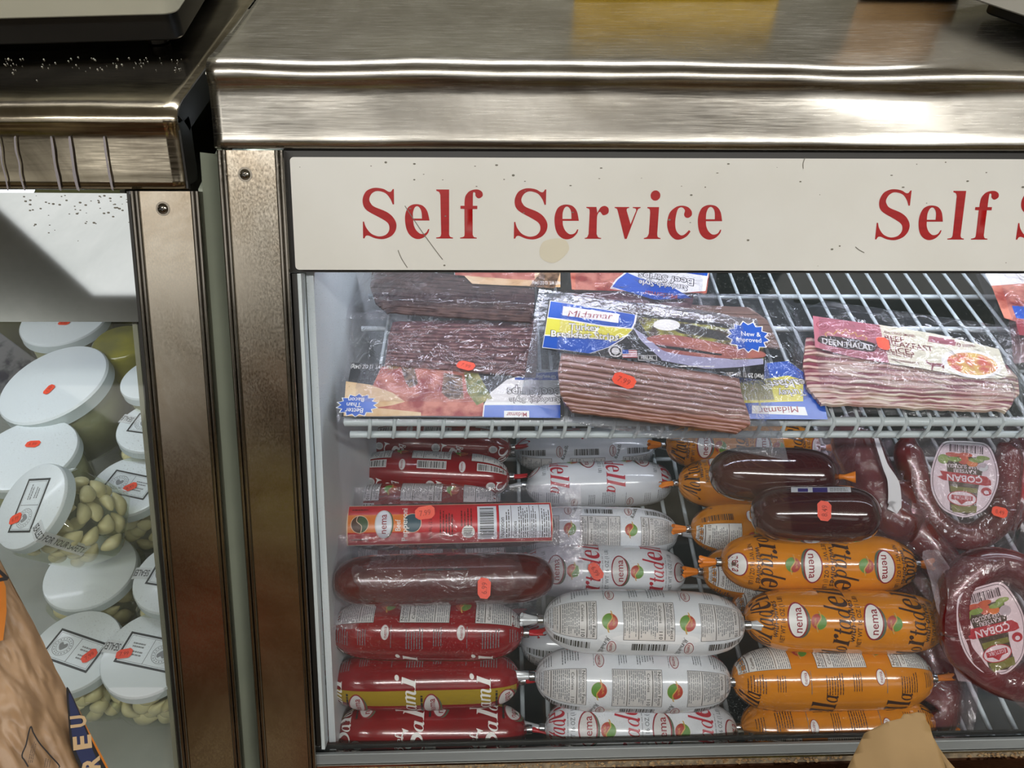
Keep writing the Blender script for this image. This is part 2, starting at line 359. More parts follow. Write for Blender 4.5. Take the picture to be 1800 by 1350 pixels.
# ================================================================ room
def st(o, lab=None): o['kind'] = 'structure'; return o
M_floor = mat('floor_tile', '#a8a092', .35, col2='#918a7d', nscale=3)
M_ceil = mat('ceiling_tile', '#e8e6df', .8, col2='#dcdad2', nscale=30)
M_wallA = mat('aisle_wall_board', '#5c432c', .6, col2='#3c2c1e', nscale=3, stretch=(.6, 1, 3))
M_wallB = mat('counter_wall_paint', '#b3b09c', .6, col2='#8f8d78', nscale=2)
M_wallS = mat('side_wall_paint', '#8b8676', .7, col2='#767264', nscale=2)
st(MB().box((-4, -6.5, -.1), (4.4, 3.0, 0)).obj('floor', M_floor))
st(MB().box((-4, -6.5, 2.8), (4.4, 3.0, 2.9)).obj('ceiling', M_ceil))
st(MB().box((-4, -6.6, 0), (4.4, -6.5, 2.8)).obj('wall_aisle', M_wallA))
st(MB().box((-4, 3.0, 0), (4.4, 3.1, 2.8)).obj('wall_counter', M_wallB))
st(MB().box((-4.1, -6.6, 0), (-4, 3.1, 2.8)).obj('wall_left', M_wallS))
st(MB().box((4.4, -6.6, 0), (4.5, 3.1, 2.8)).obj('wall_right', M_wallS))
# the aisle shelving opposite the cases (seen in the steel and the glass)
gon = empty('aisle_shelf', (0, -1.75, 0), 'brown wooden aisle shelving with goods, opposite the display cases', 'shelf')
mb = MB(); mb.box((-2.6, -.25, 0), (2.6, -.22, 1.86)); 
for zz in (.1, .5, .9, 1.3, 1.7): mb.box((-2.6, -.22, zz), (2.6, .18, zz + .03))
for xx in (-2.6, -1.3, 0, 1.3, 2.57): mb.box((xx, -.22, 0), (xx + .03, .18, 1.86))
mb.obj('frame', mat('shelf_wood', '#6a4a30', .5, col2='#4c3420', nscale=4, stretch=(.3, 1, 4)), gon)
rn = random.Random(3); gm = [mat('box_brown', '#7d5b3a', .6), mat('box_rust', '#96482a', .6), mat('box_olive', '#7c7436', .6), mat('box_cream', '#b3a280', .6)]
for zz in (.53, .93, 1.33):
    x = -2.5
    while x < 2.4:
        wd0 = rn.uniform(.2, .45); hh = rn.uniform(.18, .32)
        if int((x + 2.6) / 1.3) == int((x + wd0 + 2.6) / 1.3):
            b0 = MB().box((x, -1.93, zz + .001), (x + wd0, -1.62, zz + hh)).obj('carton', gm[rn.randrange(4)], None, bevel=.004)
            tag(b0, 'plain carton standing on the aisle shelving opposite the cases', 'carton', 'cartons on the aisle shelving')
        x += wd0 + .03
M_lamp = mat('lamp_diffuser', '#fff8ea', .5, emit=.15)
M_frame = mat('lamp_frame', '#d8d8d4', .5)
for e, (x, y, sx, sy, pw, lb) in zip(LAMP_OBJS, LAMPS):
    mb = MB()
    for s in (-1, 1):
        mb.box((-sx / 2 - .02, s * sy / 2 - .01, -.04), (sx / 2 + .02, s * sy / 2 + .01, .045))
        mb.box((s * sx / 2 - .01, -sy / 2, -.04), (s * sx / 2 + .01, sy / 2, .045))
    mb.obj('lamp_frame', M_frame, e)
    MB().box((-sx / 2 + .01, -sy / 2 + .01, -.035), (sx / 2 - .01, sy / 2 - .01, .02)).obj('diffuser', M_lamp if sx < 2.9 else mat('tube_diffuser', '#fff8ea', .5, emit=6), e)
    for s in (-1, 1): MB().tube([(s * sx * .35, 0, .02), (s * sx * .35, 0, .18)], .006, 8).obj('hanging_rod', M_frame, e)

for e in UP_OBJS:  # bodies of the added uplights
    MB().box((-.7, -.12, -.05), (.7, .12, .0)).obj('housing', M_frame, e, bevel=.01)
    for s in (-1, 1): MB().tube([(s * .5, 0, 0), (s * .5, 0, .7)], .006, 8).obj('hanging_rod', M_frame, e)
# ================================================================ right display case
M_steel = steel('brushed_steel_along', '#c8c5be', .24, stretch=(.04, 1, 1), dirt='#9c978e', dscale=5)
M_steelp = steel('brushed_steel_post', '#c4bcae', .22, stretch=(1, 1, .05), dirt='#a89a86', dscale=9, bump=.025)
M_bead = steel('steel_bead', '#b8b2a8', .14, stretch=(1, 1, .1), bump=.03)
M_dark = mat('black_gasket', '#15130f', .5)
M_sign = mat('white_header_panel', '#dbdbd7', .22, col2='#d3d2cc', nscale=7, coat=.3)
M_red = mat('red_letter_vinyl', '#970d10', .4, spec=.25, col2='#a31416', nscale=60, stretch=(.3, 1, 6))
M_liner = mat('pale_liner', '#dde3e5', .45, col2='#ccd3d6', nscale=8)
M_inner = mat('dark_interior', '#39423f', .5, col2='#2b3331', nscale=5)
M_side = mat('pale_green_paint', '#99a08f', .4, col2='#8d9484', nscale=12)
M_glass = film('case_glass', '#fbfcfd', .012, .03, 0, dust=.35, ior=1.5, hcol='#cfd8d8')
M_alu = mat('aluminium_sill', '#a4aaac', .42, .35, col2='#8e9496', nscale=30, stretch=(.1, 1, 1))
M_brown = steel('brown_lower_steel', '#7d5c50', .25, stretch=(.05, 1, 1), dirt='#5c443b')
M_pvc = mat('white_plastic', '#c3cdd0', .4)
XR = 1.0; XL = -1.05
def sweep(name, prof, x0, x1, nx, m, parent, dent=0.0, seed=0, thick=.0016, ends=(0, 0)):
    V = []; Fc = []; k = len(prof)
    for i in range(nx + 1):
        X = x0 + (x1 - x0) * i / nx
        for j, (Y, Z, d) in enumerate(prof):
            n1 = noise.noise(Vector((X * 5 + seed, Z * 12, Y * 8))) + .6 * noise.noise(Vector((X * 14 + seed, Z * 20, Y * 6 + 3)))
            V.append(Vector((X, Y - d * dent * n1 * .6, EYE + Z + d * dent * n1)))
    for i in range(nx):
        for j in range(k - 1): a = i * k + j; Fc.append((a, a + 1, a + k + 1, a + k))
    o = mesh_obj(name, V, Fc, m, parent, smooth=True)
    s = o.modifiers.new('sheet', 'SOLIDIFY'); s.thickness = thick; s.offset = 1
    return o
def cap_profile(low, face, top, zt, back):
    """(Y,Z) of lower edge, end of face, start of the flat top"""
    P = [(low[0] + .012, low[1] - .0005, 0), (low[0] + .003, low[1] - .001, 0), (low[0], low[1] + .002, .2)]
    for i in range(1, 7): t = i / 6; P.append((low[0] + (face[0] - low[0]) * t, low[1] + (face[1] - low[1]) * t, .35 + .65 * t * t))
    a = Vector((face[0], face[1])); c = Vector((top[0], top[1])); b = Vector((face[0] - .001, top[1]))
    for i in range(1, 13): t = i / 12; q = a * (1 - t) ** 2 + b * 2 * t * (1 - t) + c * t * t; P.append((q.x, q.y, 1))
    for i in range(1, 16): t = (i / 15) ** 1.6; P.append((top[0] + (back - top[0]) * t, zt, max(0, 1 - i / 5) * .8))
    return P
case = empty('display_case', (0, .7, 0), 'stainless steel refrigerated display case with white SELF SERVICE header above sliding-lid glass', 'display case')
case['label'] = 'tall steel display case with white header reading Self Service in red'
def keep(o, par):  # parent while keeping world coords (parents are unrotated empties)
    o.parent = par; o.matrix_parent_inverse = Matrix.Translation(-par.location); return o
def part(mb, name, m, par, **k):
    o = mb.obj(name, m, None, **k); keep(o, par); return o
xcap = fp(378, 262)[0]
o = sweep('steel_top', cap_profile((.5575, -.273), (.579, -.233), (.596, -.2175), -.2175, 1.25), xcap, XR, 150, M_steel, None, dent=.0036, seed=1); keep(o, case)
# side flange of the cap on its left end
def flange(name, prof, X, depth, par, m=M_steel):
    pts = [Vector((X, p[0], EYE + p[1])) for p in prof[1:-1]]
    inn = []
    for i, p in enumerate(pts):
        t = pts[min(i + 1, len(pts) - 1)] - pts[max(i - 1, 0)]; nn = Vector((0, t.z, -t.y)).normalized(); inn.append(p + nn * depth * (1 if i > 1 else .3))
    V = pts + inn; k = len(pts)
    o = mesh_obj(name, V, [(i, i + 1, k + i + 1, k + i) for i in range(k - 1)], m)
    s = o.modifiers.new('sheet', 'SOLIDIFY'); s.thickness = .0015; keep(o, par); return o
flange('end_flange', cap_profile((.5575, -.273), (.579, -.233), (.596, -.2175), -.2175, 1.25), xcap + .0008, .025, case)

def u_of(y, x=900): return fp(x, y)[1]
def post(Xa, Xb, u0, u1, par, screw_px=None, beadw=.0065):
    mb = MB()
    mb.slab([fr(Xa + beadw, u0), fr(Xb - beadw, u0), fr(Xb - beadw, u1), fr(Xa + beadw, u1)], EN, -.03, .0015)
    o = part(mb, 'corner_post', M_steelp, par)
    for X in (Xa + beadw / 2, Xb - beadw / 2):
        b = MB()
        for dx, r in ((-.0018, .0017), (.0018, .0017)): b.tube([fr(X + dx, u0, .002), fr(X + dx, u1, .002)], r, 12)
        b.slab([fr(X - beadw / 2, u0), fr(X + beadw / 2, u0), fr(X + beadw / 2, u1), fr(X - beadw / 2, u1)], EN, -.03, .0006)
        bo = b.obj('edge_bead', M_bead, None); autosmooth(bo, 50); bo.parent = o
    # pressed border of the strip
    if screw_px:
        X, u = fp(*screw_px); sb = MB(); V = []; Fc = []; n = 20
        for j in range(6):
            a = j / 5 * math.pi / 2
            for i in range(n): t = 2 * math.pi * i / n; V.append(fr(X + .0042 * math.cos(a) * math.cos(t), u + .0042 * math.cos(a) * math.sin(t), .0016 + .0024 * math.sin(a)))
        for j in range(5):
            for i in range(n): Fc.append((j * n + i, j * n + (i + 1) % n, (j + 1) * n + (i + 1) % n, (j + 1) * n + i))
        so = mesh_obj('screw', V, Fc, M_bead, o, smooth=True)
        cr = MB()
        for a in (.4, .4 + math.pi / 2):
            d = Vector((math.cos(a), math.sin(a))) * .002; e = Vector((-d.y, d.x)) * .2
            cr.slab([fr(X + s * d.x + q * e.x, u + s * d.y + q * e.y) for s, q in ((-1, -1), (1, -1), (1, 1), (-1, 1))], EN, .0036, .0041)
        cr.obj('screw_slot', M_dark, so)
        wr = MB(); wr.slab([fr(X + .0055 * math.cos(t * math.pi / 12), u + .0055 * math.sin(t * math.pi / 12)) for t in range(24)], EN, .0014, .0018)
        wr.obj('washer', mat('rust_ring', '#8a8378', .5, .6), so)
    return o
UTOP = u_of(266); UBOT = u_of(1356)
X2a = (fp(384, 300)[0] + fp(460, 1340)[0]) / 2; X2b = (fp(500, 300)[0] + fp(557, 1340)[0]) / 2
X1a = (fp(232, 345)[0] + fp(322, 1340)[0]) / 2; X1b = (fp(345, 345)[0] + fp(432, 1340)[0]) / 2
UB2 = u_of(1500)
post(X2a, X2b, UB2, UTOP, case, (432, 307))
def fslab(px, n0, n1): return MB().slab([fr(*fp(*p)) for p in px], EN, n0, n1)
def fpx(X, y): return fr(X, u_of(y))
# dark gap behind the header, header
Xh = X2b + .004
part(MB().slab([fr(X2b - .002, u_of(480)), fr(XR, u_of(480)), fr(XR, UTOP + .01), fr(X2b - .002, UTOP + .01)], EN, -.022, -.006), 'header_backing', M_dark, case)
def rounded(x0, u0, x1, u1, r, n=5):
    P = []
    for cx, cy, a in ((x1 - r, u1 - r, 0), (x0 + r, u1 - r, 90), (x0 + r, u0 + r, 180), (x1 - r, u0 + r, 270)):
        for i in range(n + 1): t = R_(a + 90 * i / n); P.append((cx + r * math.cos(t), cy + r * math.sin(t)))
    return P
hd = part(MB().slab([fr(x, u) for x, u in rounded(Xh, u_of(475), XR, u_of(277), .003)], EN, -.006, -.001), 'header_sign', M_sign, case)
sg = Decal(); sg.layer = 1
x0, ub = fp(638, 420.3); x1, _ = fp(620 + 1720 / 2.647, 420.3); SCU = (x1 - x0) / (1720 - 48) # metres per crop unit
hcap = u_of(310 + 60 / 2.647, 700) - u_of(310 + 290 / 2.647, 700)
def sign_word(word, starts, X0, W, s0):
    sg = Decal()
    for ch, sx in zip(word, starts):
        (v, f), wd = GL[ch]; sg.raw([(X0 + (sx - s0) * W + p[0] * hcap * .98, ub2 + p[1] * hcap) for p in v], f, 0)
    o = sg.build('lettering', [M_red], None, lambda a, b, z: fr(a, b, -.001 + z), base=.00015); o.parent = hd
ub2 = u_of(310 + 290 / 2.647, 900)
sign_word('Self', [48, 245, 387, 498], x0, SCU, 48); sign_word('Service', [748, 937, 1078, 1214, 1354, 1460, 1603], x0, SCU, 48)
x2, _ = fp(1539, 420)
sign_word('Self', [48, 245, 387, 498], x2, SCU, 48); sign_word('Service', [748, 937, 1078, 1214, 1354, 1460, 1603], x2 - 38 * SCU, SCU, 48)
# marks and scratches of wear on the header
wd_ = Decal(); rn = random.Random(5)
for i in range(46):
    x, y = rn.uniform(515, 1800), rn.choice([rn.uniform(285, 470), rn.uniform(285, 330)]); X, u = fp(x, y); s = rn.uniform(.0004, .0013)
    wd_.ellipse(X, u, s, s * rn.uniform(.3, .8), 0, n=7)
for (a, b) in (((712, 362), (778, 456)), ((700, 440), (716, 470)), ((1416, 278), (1413, 296)), ((1505, 434), (1520, 444))):
    A = fp(*a); B = fp(*b); wd_.raw(*ribbon([A, ((A[0] + B[0]) / 2 - .001, (A[1] + B[1]) / 2), B], .0006), 0)
wd_.poly([fp(*p) for p in ((955, 425), (990, 420), (1000, 440), (975, 462), (950, 452))], 1, smooth=True)
o = wd_.build('scuff_marks', [mat('grime', '#6b675c', .6), mat('old_glue', '#cdc7b4', .6)], None, lambda a, b, z: fr(a, b, -.001 + z), base=.0003); o.parent = hd; o['kind'] = 'stuff'
# glass
gb = [(X2b, 1312), (XR, 1312)]
part(MB().slab([fr(X2b - .002, u_of(1330)), fr(XR, u_of(1330)), fr(XR, u_of(470)), fr(X2b - .002, u_of(470))], EN, -.0085, -.008), 'glass_pane', M_glass, case)
part(MB().slab([fr(X2b + .0005, u_of(1312)), fr(X2b + .0045, u_of(1312)), fr(X2b + .0045, u_of(482)), fr(X2b + .0005, u_of(482))], EN, -.02, -.002), 'glass_seal', M_dark, case)
# plastic inner jamb beside the seal
part(MB().slab([fr(X2b + .0045, u_of(1320)), fr(X2b + .0075, u_of(1320)), fr(X2b + .0075, u_of(482)), fr(X2b + .0045, u_of(482))], EN, -.016, -.003), 'inner_jamb', M_pvc, case)
# sill, trim line, crumbs strip, lower steel
def sillslab(yl, yr, yl2, yr2, n0, n1):   # yl/yr at x=560 and x=1800 (top), bottom yl2/yr2
    k = 1.04
    def P(x, y): return fr(*fp(x, y))
    def ext(y0, y1, x): return y0 + (y1 - y0) * (x - 560) / 1240
    xs = (470, 2650)
    return MB().slab([P(xs[0], ext(yl2, yr2, xs[0])), P(xs[1], ext(yl2, yr2, xs[1])), P(xs[1], ext(yl, yr, xs[1])), P(xs[0], ext(yl, yr, xs[0]))], EN, n0, n1)
part(sillslab(1328, 1300, 1346, 1317, -.005, -.001), 'sill', M_alu, case, bevel=.0008)
part(sillslab(1321, 1296, 1329, 1301, -.0115, -.009), 'sill_gasket', M_dark, case)
part(sillslab(1346, 1317, 1349, 1320, -.02, .001), 'trim_strip', M_bead, case)
part(sillslab(1349, 1320, 1366, 1335, -.02, -.003), 'grimy_channel', mat('grimy_channel', '#5e5346', .8, col2='#9a8a70', nscale=120), case)
part(sillslab(1366, 1333, 1900, 1840, -.03, .0005), 'lower_panel', M_brown, case)
# dried crumbs lying in the channel
rn = random.Random(8); cb = MB()
for i in range(420):
    x = rn.uniform(600, 1800); y0 = 1349 + (x - 560) / 1240 * (-29); y = y0 + rn.uniform(2, 13)
    p = fr(*fp(x, y), -.002); s = rn.uniform(.0005, .0018)
    if 1480 < x < 1700 or rn.random() < .1: continue
    cb.add([p + Vector((s * rn.uniform(.5, 2), 0, 0)), p + EU * s, p - Vector((s * rn.uniform(.5, 2), 0, 0)), p - EU * s, p + EN * s * 1.2], [(0, 1, 4), (1, 2, 4), (2, 3, 4), (3, 0, 4)])
o = cb.obj('crumbs', mat('dry_crumbs', '#8a6a48', .9, col2='#b59a72', nscale=200)); tag(o, 'brown dried crumbs and rust along the channel under the glass', 'crumbs', kind='stuff')
# case body: side wall outside and inside, back, floor, under-top
ZD = EYE - .80      # deck top
def sidewall(name, X, t, m, par, zt, ylow=0.0):
    # polygon in YZ following the slanted front
    f0 = fr(0, UTOP - .004); f1 = fr(0, UB2)
    pts = [Vector((X, f0.y + .02, f0.z)), Vector((X, 1.2, zt)), Vector((X, 1.2, ylow)), Vector((X, f1.y + .02, ylow)), Vector((X, f1.y + .02, f1.z))]
    return part(MB().slab(pts, EX, 0, t), name, m, par)
sidewall('side_panel', X2a + .001, .004, M_side, case, EYE - .22)
sidewall('inner_liner', X2b + .008, .006, M_liner, case, EYE - .23)
part(MB().box((X2b, .98, 0), (XR, 1.0, EYE - .215)), 'back_panel', M_inner, case)
part(MB().box((X2b, .6, EYE - .235), (XR, 1.2, EYE - .225)), 'ceiling_liner', M_inner, case)
part(MB().box((X2b + .014, .26, EYE - .86), (XR, .98, EYE - .85)), 'deck_pan', mat('deck_pan', '#252a29', .4, col2='#363c3b', nscale=14), case)
part(MB().box((XR - .01, .3, .3), (XR, 1.2, EYE - .225)), 'side_panel', M_side, case)
part(MB().box((X2b + .02, .9, EYE - .56), (XR, .975, EYE - .50)), 'air_duct', mat('duct_grey', '#5e6a68', .4), case)
part(MB().box((X2b + .02, .93, EYE - .44), (XR, .975, EYE - .415)), 'air_duct', MATS['duct_grey'], case)

lt = bpy.data.lights.new('tube_light', 'AREA'); lt.shape = 'RECTANGLE'; lt.size = 1.15; lt.size_y = .02; lt.energy = 2.2; lt.color = (.9, .94, 1.05)
lo = bpy.data.objects.new('tube_light', lt); COL.objects.link(lo); lo.location = Vector((.36, .625, EYE - .288)); lo.rotation_euler = (R_(14), 0, 0); keep(lo, case)
tb = MB(); tb.tube([(-.2, .625, EYE - .276), (.95, .625, EYE - .276)], .009, 14); part(tb, 'light_tube', mat('tube_glow', '#e4f0ff', .4, emit=3), case, smooth=True)
tb = MB(); tb.box((-.21, .612, EYE - .266), (.96, .638, EYE - .235)); part(tb, 'tube_holder', mat('tube_holder', '#c9cdcc', .4), case)
# ================================================================ left display case
case2 = empty('display_case', (-.6, .7, 0), 'lower steel display case on the left, with jars behind its glass', 'display case')
M_steel2 = steel('brushed_steel_low', '#c4bba8', .17, stretch=(.05, 1, 1), dirt='#8f8676', dscale=8)
prof2 = cap_profile((.5415, -.2995), (.5585, -.257), (.582, -.243), -.243, 1.25)
xc2 = fp(331, 338)[0]
o = sweep('steel_top', prof2, XL, xc2, 70, M_steel2, None, dent=.0018, seed=9); keep(o, case2)
flange('end_flange', prof2, xc2 - .0008, .022, case2, M_dark)
UT2 = u_of(338)
post(X1a, X1b, UB2, UT2, case2, (288, 367))
M_hd2 = steel('polished_header', '#cdd3d6', .04, bump=.0, dirt='#b9c0c2', dscale=4)
part(fslab([(-300, 566), (250, 566), (238, 340), (-300, 336)], -.006, -.001), 'header_sign', M_hd2, case2)
wd2 = Decal(); rn = random.Random(15)
for i in range(60):
    x, y = rn.uniform(40, 232), 342 + abs(rn.gauss(0, 30)); X, u = fp(x, y); s = rn.uniform(.0003, .0011); wd2.ellipse(X, u, s, s * .7, 0, n=6)
o = wd2.build('scuff_marks', [MATS['grime']], None, lambda a, b, z: fr(a, b, -.001 + z)); keep(o, case2); o['kind'] = 'stuff'
part(MB().slab([fr(XL, UB2), fr(X1a + .002, UB2), fr(X1a + .002, u_of(565)), fr(XL, u_of(565))], EN, -.009, -.0085), 'glass_pane', film('case_glass_dusty', '#f8f9f8', .02, .03, 0, dust=.3, ior=1.5, hcol='#cfd2c8'), case2)
part(MB().slab([fr(X1a - .004, UB2), fr(X1a, UB2), fr(X1a, UT2), fr(X1a - .004, UT2)], EN, -.02, -.0005), 'glass_seal', M_dark, case2)
f0 = fr(0, UT2 - .004); f1 = fr(0, UB2)
pts = [Vector((X1b - .005, f0.y + .012, f0.z)), Vector((X1b - .005, 1.2, EYE - .25)), Vector((X1b - .005, 1.2, 0)), Vector((X1b - .005, f1.y + .012, 0)), Vector((X1b - .005, f1.y + .012, f1.z))]
part(MB().slab(pts, EX, 0, .004), 'side_panel', M_side, case2)
pts = [p - EX * .062 for p in pts]
part(MB().slab(pts, EX, 0, .004), 'inner_liner', mat('olive_liner', '#8d8e7c', .4, col2='#77786a', nscale=9), case2)
part(MB().box((XL, .86, 0), (X1b - .006, .88, EYE - .245)), 'back_panel', mat('olive_back', '#4f5038', .4, col2='#6b6a3c', nscale=5), case2)
part(MB().box((XL, .24, EYE - .775), (X1b - .067, .86, EYE - .757)), 'deck_pan', mat('deck_grey', '#9a9f9a', .3, col2='#868b85', nscale=10), case2)
part(MB().box((XL, .1, .2), (X1b - .067, .24, EYE - .80)), 'lower_panel', M_brown, case2)

fl = MB(); fl.slab([fr(X1b, UB2, -.006), fr(X2a - .004, UB2, -.030), fr(X2a - .004, UT2 + .03, -.030), fr(X1b, UT2 + .03, -.006)], EN, -.003, 0)
part(fl, 'gap_strip', M_side, case2)
lt = bpy.data.lights.new('tube_light', 'AREA'); lt.shape = 'RECTANGLE'; lt.size = .6; lt.size_y = .02; lt.energy = .85; lt.color = (.93, .96, 1.06)  # lamp added behind the left header to brighten the jar lids
lo = bpy.data.objects.new('tube_light', lt); COL.objects.link(lo); lo.location = Vector((-.68, .575, EYE - .325)); lo.rotation_euler = (R_(10), 0, 0); keep(lo, case2)
tb = MB(); tb.tube([(-.98, .575, EYE - .312), (-.39, .575, EYE - .312)], .008, 14); part(tb, 'light_tube', MATS['tube_glow'], case2, smooth=True)  # glowing tube of the added left-case lamp
# old drips and dried smears on the low steel face
dr = Decal(); rn = random.Random(2)
for x, w0 in ((8, 5), (38, 6), (100, 8), (132, 9), (192, 7)):
    A = [fp(x + dx, y) for dx, y in ((0, 232), (rn.uniform(-2, 2), 255), (2, 280), (4 + rn.uniform(-2, 2), 305), (8, 330))]; k = .00026 * w0
    dr.raw(*ribbon(A, [k * .6, k, k * .8, k * 1.1, k * .7]), 0)
def capface(X, u, z):
    q = fr(X, u); zz = q.z - EYE; t = (zz + .2995) / (.2995 - .257); return Vector((X, .5415 + .017 * t - z - .0012, EYE + zz))
o = dr.build('dried_drips', [mat('drip_stain', '#a39ea3', .4, .6)], None, capface, base=.0006, dv=.01); keep(o, case2); o['kind'] = 'stuff'
# ================================================================ wire shelf and deck rack
M_wire = mat('white_coated_wire', '#c6d0d3', .35, coat=.3)
ZB = -.487
bar0 = onplane(604, 741, Vector((0, 0, EYE + ZB)), Vector((0, 0, 1)))
YB = onZ(1100, 741, ZB).y
shelf = empty('wire_shelf', (0, YB, EYE + ZB), 'white coated wire shelf holding the flat meat packs, double bar along its front', 'shelf')
xa = onZ(606, 741, ZB).x; xb = .93
def wpart(mb, name, par, m=M_wire):
    o = mb.obj(name, m, None); autosmooth(o, 50); return keep(o, par)
b = MB(); b.tube([(xa - .0012, YB, EYE + ZB), (xa, YB, EYE + ZB), (xb, YB, EYE + ZB)], [.002, .0042, .0042], 12); wpart(b, 'front_bar', shelf)
b = MB(); b.tube([(xa + .003, YB - .001, EYE + ZB - .0155), (xb, YB - .001, EYE + ZB - .0155)], .0033, 10); wpart(b, 'front_bar', shelf)
for yy in (YB + .135, YB + .19, YB + .27, YB + .36):
    b = MB(); b.tube([(xa - .004, yy, EYE + ZB - .004), (xb, yy, EYE + ZB - .004)], .0028, 8); wpart(b, 'cross_rod', shelf)
wx = xa + .022; i = 0
while wx < xb - .01:
    skew = -.0 ; b = MB()
    b.tube([(wx - .002, YB - .0045, EYE + ZB - .0155), (wx, YB - .0052, EYE + ZB - .006), (wx + .001, YB - .003, EYE + ZB + .0035), (wx + .002, YB + .012, EYE + ZB + .0045), (wx, YB + .36, EYE + ZB)], .0017, 8)
    o = wpart(b, 'wire', shelf); wx += .0215; i += 1
rack = empty('deck_rack', (0, .5, EYE - .79), 'white wire rack on the case floor underneath the sausages', 'rack')
ZR = -.79
for yy in (.30, .5, .7, .88):
    b = MB(); b.tube([(X2b + .02, yy, EYE + ZR - .004), (.93, yy, EYE + ZR - .004)], .003, 8); wpart(b, 'cross_rod', rack)
wx = X2b + .03
while wx < .92:
    b = MB(); b.tube([(wx, .272, EYE + ZR), (wx, .93, EYE + ZR)], .0026, 8); wpart(b, 'wire', rack); wx += .0265
b = MB()
for yy in (.3, .88):
    for xx in (X2b + .05, .9): b.tube([(xx, yy, EYE + ZR - .004), (xx, yy, EYE - .851)], .004, 8)
wpart(b, 'feet', rack)

# ================================================================ chub sausages
PI = math.pi
INK = mat('black_ink', '#2b2926', .4); M_wh = mat('print_white', '#e6e4e0', .35); M_gry = mat('print_grey', '#6e7276', .4)
M_nred = mat('print_nema_red', '#8e2431', .35); M_hg = mat('halal_green', '#5c8a33', .35); M_hr = mat('halal_red', '#a8392c', .35)
M_gold = mat('print_gold', '#c59a4a', .35); M_ol = mat('oval_shadow', '#55604c', .4); M_sred = mat('script_red', '#b02a3a', .35)
M_metal = mat('clip_metal', '#c9cccf', .25, 1.0, bump=.2, nscale=300); M_silv = mat('print_silver', '#c9c6c4', .35)
M_tag = mat('orange_price_tag', '#f2502f', .5, col2='#e8472a', nscale=90); M_tagink = mat('tag_ink', '#a8301c', .6)
KIND = {
 'white': dict(body=mat('white_casing', '#dcdfe3', .2, coat=.6, bump=.12, nscale=35, bdist=.002, col2='#d2d6db'), ink=INK, script=M_sred, word='ortadella', cap='M', oval=M_silv, tail=mat('foil_tail', '#cfd3d6', .3, .3, bump=.5, nscale=200)),
 'orange': dict(body=mat('orange_casing', '#d8861a', .16, coat=.7, bump=.12, nscale=35, bdist=.002, col2='#cf7f18'), ink=mat('brown_ink', '#4a2a10', .4), script=mat('script_dark', '#3c2216', .4), word='ortadella', cap='M', oval=M_wh, tail=mat('orange_tail', '#dc7a14', .3, bump=.5, nscale=200)),
 'red': dict(body=mat('red_casing', '#881018', .2, coat=.6, bump=.12, nscale=35, bdist=.002, col2='#780d14'), ink=INK, script=M_wh, word='alami', cap='S', oval=M_silv, tail=mat('red_tail', '#a8141e', .3, bump=.5, nscale=200))}
def halal(d, u, v, r):
    d.ellipse(u, v, r, r, 1, layer=2)
    d.poly([(u + r * .98 * math.cos(t), v + r * .98 * math.sin(t)) for t in [PI / 2 + i * PI / 12 for i in range(13)]] + [(u - r * .3, v - r * .5), (u, v), (u + r * .3, v + r * .5)], 2, layer=3)
    d.poly([(u + r * .98 * math.cos(t), v + r * .98 * math.sin(t)) for t in [-PI / 2 + i * PI / 12 for i in range(13)]] + [(u + r * .3, v + r * .5), (u, v), (u - r * .3, v - r * .5)], 3, layer=3)
    d.raw(*ribbon([(u - .1 * r, v - r * 1.2), (u - r * .3, v - r * .5), (u, v), (u + r * .3, v + r * .5), (u + .1 * r, v + r * 1.2)], r * .14), 4, layer=4)
    d.text('HALAL', u - r * .5, v, r * .3, 1, rot=90, layer=5, width=r * .95)
def nema_oval(d, u, v, w, h, big=True):
    if big:
        d.ellipse(u + w * .12, v - h * .03, w * .5, h * .47, 5, layer=2)
    d.ellipse(u, v, w * .5, h * .5, 6, layer=3); d.ellipse(u, v, w * .43, h * .455, 7, layer=4)
    d.text('nema', u - (.0 if big else 0), v, w * .42, 6, rot=90, layer=5, width=h * .68)
